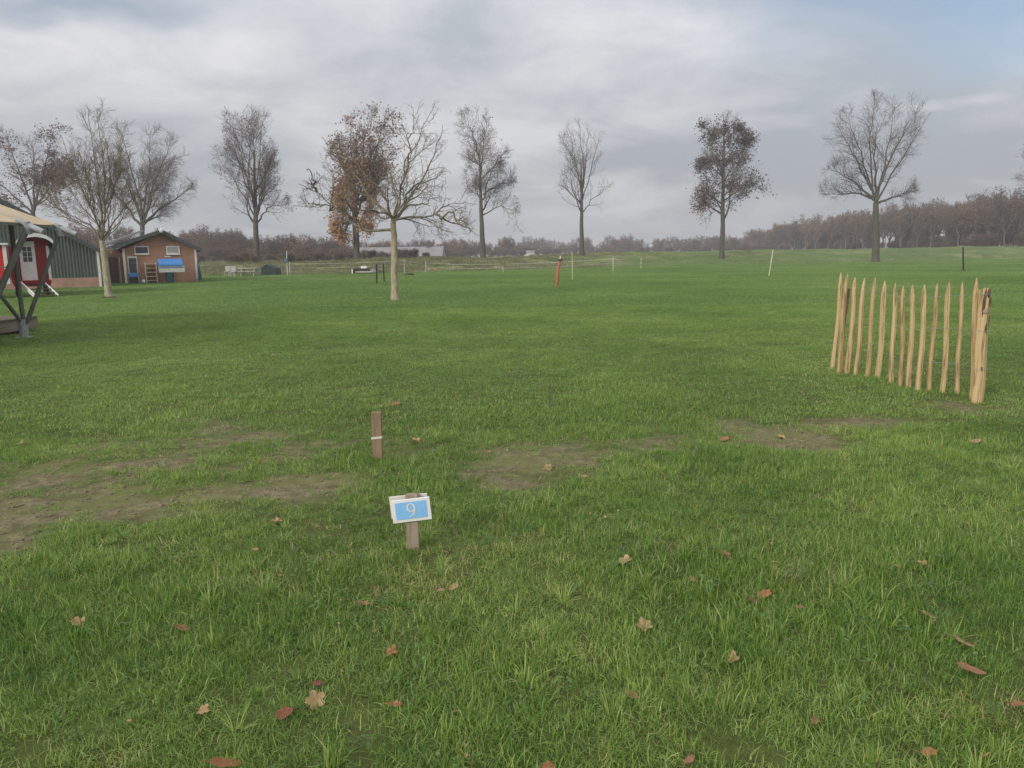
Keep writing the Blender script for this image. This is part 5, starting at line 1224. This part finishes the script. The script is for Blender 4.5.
LV = [(76, 618, 'maple', .075, 'dry_tan', 'tan lobed leaf alone at the left of the foreground'), (181, 624, 'oak', .085, 'dry_brown', 'brown curled leaf right of the lone tan leaf'),
      (288, 708, 'oval', .115, 'dry_red', 'large dark red leaf lying beside a pale lobed leaf'), (315, 695, 'maple', .085, 'dry_tan', 'pale lobed leaf touching the large dark red leaf'),
      (203, 706, 'maple', .055, 'dry_tan', 'small tan leaf left of the large dark red leaf'), (224, 760, 'oval', .12, 'dry_orange', 'curled orange-brown leaf at the bottom edge of the photo, left'),
      (363, 600, 'oak', .075, 'dry_brown', 'brown leaf in the yellowed grass below left of the sign'), (391, 648, 'maple', .065, 'dry_orange', 'rusty leaf straight below the sign'),
      (395, 700, 'oak', .06, 'dry_orange', 'rust-coloured leaf lowest in line under the sign'), (317, 679, 'oak', .05, 'dry_red', 'small dark red leaf just above the pale lobed leaf'),
      (441, 586, 'oak', .05, 'dry_tan', 'left of two small yellow-tan leaves below the sign'), (454, 583, 'oak', .06, 'dry_tan', 'right of two small yellow-tan leaves below the sign'),
      (277, 519, 'maple', .07, 'dry_tan', 'small tan leaf on grass below the bare soil strip'), (255, 545, 'oak', .05, 'dry_tan', 'tiny tan leaf below left of another on the left slope'),
      (625, 560, 'maple', .09, 'dry_tan', 'pale tan leaf nearest to the sign on its right'), (694, 578, 'oak', .075, 'dry_tan', 'pale leaf below right of the nearest tan leaf'),
      (725, 553, 'maple', .075, 'dry_brown', 'tan leaf in the centre right, highest of its cluster'), (764, 591, 'oak', .09, 'dry_orange', 'larger rust leaf of a touching pair, right of centre'),
      (753, 597, 'oak', .06, 'dry_red', 'smaller dark leaf of a touching pair, right of centre'), (645, 622, 'maple', .08, 'dry_tan', 'tan leaf in the middle of the right foreground'),
      (733, 655, 'maple', .075, 'dry_tan', 'yellowish lobed leaf below the touching pair'), (633, 692, 'oak', .06, 'dry_brown', 'brown leaf low in the centre of the foreground'),
      (815, 716, 'oak', .055, 'dry_brown', 'rust leaf in the lower right grass'), (962, 638, 'oval', .09, 'dry_tan', 'tan folded leaf near the right edge, upper of two'),
      (972, 665, 'oval', .11, 'dry_brown', 'long brown leaf near the right edge, lower of two'), (930, 612, 'oval', .08, 'dry_tan', 'flat straw-coloured leaf above two others near the right edge'),
      (898, 563, 'oak', .06, 'dry_tan', 'left of two pale leaves side by side at right'), (923, 563, 'maple', .075, 'dry_tan', 'right of two pale leaves side by side at right'),
      (930, 745, 'oak', .06, 'dry_orange', 'orange-brown leaf in the bottom right corner'), (1019, 697, 'oak', .055, 'dry_brown', 'small brown leaf cut by the right edge'),
      (548, 764, 'oak', .06, 'dry_orange', 'orange leaf cut by the bottom edge in the middle'), (18, 442, 'maple', .12, 'dry_tan', 'pale leaf on short grass at the far left'),
      (396, 402, 'oak', .12, 'dry_brown', 'brown leaf in the lawn above the wooden stake'), (725, 436, 'oak', .11, 'dry_orange', 'rust leaf beside the bare soil patch before the paling'),
      (781, 433, 'maple', .10, 'dry_tan', 'pale leaf on the bare soil patch before the paling'), (548, 463, 'maple', .09, 'dry_tan', 'pale leaf on the bare soil patch right of the stake'),
      (975, 440, 'oval', .13, 'dry_tan', 'tan leaf in the grass below the thick end post'), (416, 438, 'maple', .10, 'dry_tan', 'tan leaf in the lawn right of the wooden stake'),
      (584, 474, 'oak', .07, 'dry_tan', 'small pale leaf right of the soil patch'), (800, 602, 'oak', .06, 'dry_brown', 'small brown leaf right of the touching pair'), (690, 760, 'oak', .05, 'dry_brown', 'small brown leaf at the bottom, right of centre')]
for i, (px, py, kd, sz, mt, lb) in enumerate(LV):
    g = ground(px, py, .045); z = gz(g.x, g.y); lift = .022 * (1 - float(dirt(np.array([g.x]), np.array([g.y]))[0]))
    ob = leaf_geo(kd, sz * .88, i).build('fallen_leaf', M[mt], smooth=False); tag(ob, lb, 'leaf', 'fallen leaves in the grass')
    rr = random.Random(i * 7 + 1); ob.location = (g.x, g.y, z + lift); ob.rotation_euler = (rr.uniform(-.1, .7), rr.uniform(-.45, .45), rr.uniform(-1, 1)); ob.rotation_euler.z = rr.uniform(-.8, .8)

# ------------------------------------------------------------------ haze
HAZE = 0.0007
if HAZE:
    mb = MB(); mb.bb((-900, -70, -1.2), (900, 1200, 45)); hb = mb.build('haze', bpy.data.materials.new('haze')); tag(hb, kind='stuff', label='pale damp air')
    hm = hb.data.materials[0]; hm.use_nodes = True; nt = hm.node_tree; nt.nodes.clear(); out = nt.nodes.new('ShaderNodeOutputMaterial'); v = nt.nodes.new('ShaderNodeVolumePrincipled')
    v.inputs['Density'].default_value = HAZE; v.inputs['Color'].default_value = (.88, .90, .93, 1); nt.links.new(v.outputs[0], out.inputs['Volume'])

# ------------------------------------------------------------------ light and sky
SUN_EL, SUN_AZ = R(24), R(-140)   # azimuth from +Y towards +X: behind-left of the camera
w = bpy.data.worlds.new('World'); scn.world = w; w.use_nodes = True; nt = w.node_tree; nt.nodes.clear()
out = nt.nodes.new('ShaderNodeOutputWorld'); bg = nt.nodes.new('ShaderNodeBackground'); bg.inputs[1].default_value = .1
sky = nt.nodes.new('ShaderNodeTexSky'); sky.sky_type = 'NISHITA'; sky.sun_disc = False; sky.sun_elevation = SUN_EL; sky.sun_rotation = SUN_AZ; sky.air_density = 1.0; sky.dust_density = 1.5
tc = nt.nodes.new('ShaderNodeTexCoord'); sp = nt.nodes.new('ShaderNodeSeparateXYZ'); nt.links.new(tc.outputs['Generated'], sp.inputs[0])
def mth(op, a, b=None, c=None, clamp=False):
    n = nt.nodes.new('ShaderNodeMath'); n.operation = op; n.use_clamp = clamp
    for i, v in enumerate((a, b, c)):
        if v is None: continue
        if isinstance(v, (int, float)): n.inputs[i].default_value = v
        else: nt.links.new(v, n.inputs[i])
    return n.outputs[0]
zc_ = mth('MAXIMUM', sp.outputs[2], 0.0); den = mth('ADD', zc_, .24)
cb = nt.nodes.new('ShaderNodeCombineXYZ'); nt.links.new(mth('DIVIDE', sp.outputs[0], den), cb.inputs[0]); nt.links.new(mth('DIVIDE', sp.outputs[1], den), cb.inputs[1])
def cn(scale, det, ro, off, dist=0.0, st=(1, 1, 1), rz=0):
    mp = nt.nodes.new('ShaderNodeMapping'); mp.inputs['Location'].default_value = off; mp.inputs['Scale'].default_value = st; mp.inputs['Rotation'].default_value = (0, 0, rz); nt.links.new(cb.outputs[0], mp.inputs[0])
    n = nt.nodes.new('ShaderNodeTexNoise'); n.inputs['Scale'].default_value = scale; n.inputs['Detail'].default_value = det; n.inputs['Roughness'].default_value = ro; n.inputs['Distortion'].default_value = dist
    nt.links.new(mp.outputs[0], n.inputs['Vector']); return n.outputs['Fac']
n1 = cn(.75, 5, .50, (3.1, 1.7, 0), .25, rz=.35); n2 = cn(2.6, 6, .6, (8, 2, 0), .5, (1.0, 1.1, 1), .3); n3 = cn(.6, 4, .5, (-4.2, 7.7, 2), .3)
cv = mth('ADD', mth('MULTIPLY', n1, .56), mth('MULTIPLY', n2, .44))
ndst = nt.nodes.new('ShaderNodeTexNoise'); ndst.inputs['Scale'].default_value = 1.6; ndst.inputs['Detail'].default_value = 4; nt.links.new(cb.outputs[0], ndst.inputs['Vector'])
dsv = nt.nodes.new('ShaderNodeVectorMath'); dsv.operation = 'MULTIPLY_ADD'; nt.links.new(ndst.outputs['Color'], dsv.inputs[0]); dsv.inputs[1].default_value = (.8, .8, 0); nt.links.new(cb.outputs[0], dsv.inputs[2])
def cloudmass(px, py, rx, ry, amp, tot):
    q = lambda a, b: (lambda d: (d.x / (max(d.z, 0) + .24), d.y / (max(d.z, 0) + .24)))(ray(a, b).normalized())
    c = q(px, py); ex = q(px + rx, py); ey = q(px, py - ry); ax = math.dist(c, ex); ay = math.dist(c, ey)
    th = math.atan2(ex[1] - c[1], ex[0] - c[0])
    sb = nt.nodes.new('ShaderNodeVectorMath'); sb.operation = 'SUBTRACT'; nt.links.new(dsv.outputs[0], sb.inputs[0]); sb.inputs[1].default_value = (c[0] + .4, c[1] + .4, 0)
    mp = nt.nodes.new('ShaderNodeVectorRotate'); mp.rotation_type = 'Z_AXIS'; mp.inputs['Angle'].default_value = -th; nt.links.new(sb.outputs[0], mp.inputs['Vector'])
    sc_ = nt.nodes.new('ShaderNodeVectorMath'); sc_.operation = 'MULTIPLY'; nt.links.new(mp.outputs[0], sc_.inputs[0]); sc_.inputs[1].default_value = (1 / ax, 1 / ay, 0)
    ln = nt.nodes.new('ShaderNodeVectorMath'); ln.operation = 'DOT_PRODUCT'; nt.links.new(sc_.outputs[0], ln.inputs[0]); nt.links.new(sc_.outputs[0], ln.inputs[1])
    return mth('MULTIPLY_ADD', mth('POWER', 2.718, mth('MULTIPLY', ln.outputs['Value'], -1.0)), amp, tot)
for a_ in ((90, 85, 130, 50, .10), (700, 165, 300, 22, -.07), (640, 195, 60, 14, .14), (620, 110, 160, 22, .05), (480, 90, 120, 22, -.06), (890, 60, 200, 40, -.05), (925, 101, 26, 7, .17), (620, 20, 150, 25, .02), (330, 170, 260, 30, .02), (40, 30, 60, 14, -.05), (300, 45, 120, 30, -.02), (560, 218, 200, 10, .05)):
    cv = cloudmass(*a_, cv)
rp = nt.nodes.new('ShaderNodeValToRGB'); e = rp.color_ramp.elements; e[0].position = .36; e[0].color = (.30, .32, .35, 1); e[1].position = .66; e[1].color = (.515, .51, .52, 1)
m2 = e.new(.50); m2.color = (.40, .405, .43, 1); cv = mth('MULTIPLY_ADD', mth('SUBTRACT', cv, .5), 1.35, .485); nt.links.new(cv, rp.inputs[0])
# brightness with elevation (overcast sky: zenith brighter)
gain = mth('ADD', mth('MULTIPLY', zc_, 2.2), .88)
vm = nt.nodes.new('ShaderNodeVectorMath'); vm.operation = 'SCALE'; nt.links.new(rp.outputs[0], vm.inputs[0]); nt.links.new(mth('MULTIPLY', gain, 10.0), vm.inputs['Scale'])
# gaps of blue
gap = mth('MULTIPLY', mth('MULTIPLY_ADD', n3, 5.0, -2.75, True), mth('MULTIPLY_ADD', zc_, 5.0, -.55, True))
g2 = cloudmass(1000, 25, 200, 50, 1.15, cloudmass(120, 8, 150, 24, 1.0, cloudmass(780, 12, 110, 40, .55, 0.0)))
gap = mth('MULTIPLY_ADD', gap, .25, mth('MULTIPLY_ADD', g2, .6, .05), True)
mx = nt.nodes.new('ShaderNodeMix'); mx.data_type = 'RGBA'; nt.links.new(gap, mx.inputs[0]); nt.links.new(vm.outputs[0], mx.inputs[6]); nt.links.new(sky.outputs[0], mx.inputs[7])
nt.links.new(mx.outputs[2], bg.inputs[0]); nt.links.new(bg.outputs[0], out.inputs[0])
sd_ = bpy.data.lights.new('sun', 'SUN'); sd_.energy = 2.2; sd_.angle = R(12); sd_.color = (1, .95, .88); so = bpy.data.objects.new('sun', sd_); col.objects.link(so)
dv = Vector((math.sin(SUN_AZ) * math.cos(SUN_EL), math.cos(SUN_AZ) * math.cos(SUN_EL), math.sin(SUN_EL))); so.rotation_euler = dv.to_track_quat('Z', 'Y').to_euler()

scn.view_settings.view_transform = 'Standard'; scn.view_settings.look = 'None'; scn.view_settings.gamma = 1; scn.view_settings.exposure = .2; scn.view_settings.use_curve_mapping = False
scn.cycles.use_denoising = True; scn.cycles.denoiser = 'OPENIMAGEDENOISE'; scn.cycles.denoising_prefilter = 'NONE'
scn.cycles.max_bounces = 5; scn.cycles.diffuse_bounces = 3; scn.cycles.transmission_bounces = 3; scn.cycles.transparent_max_bounces = 4; scn.cycles.volume_bounces = 0
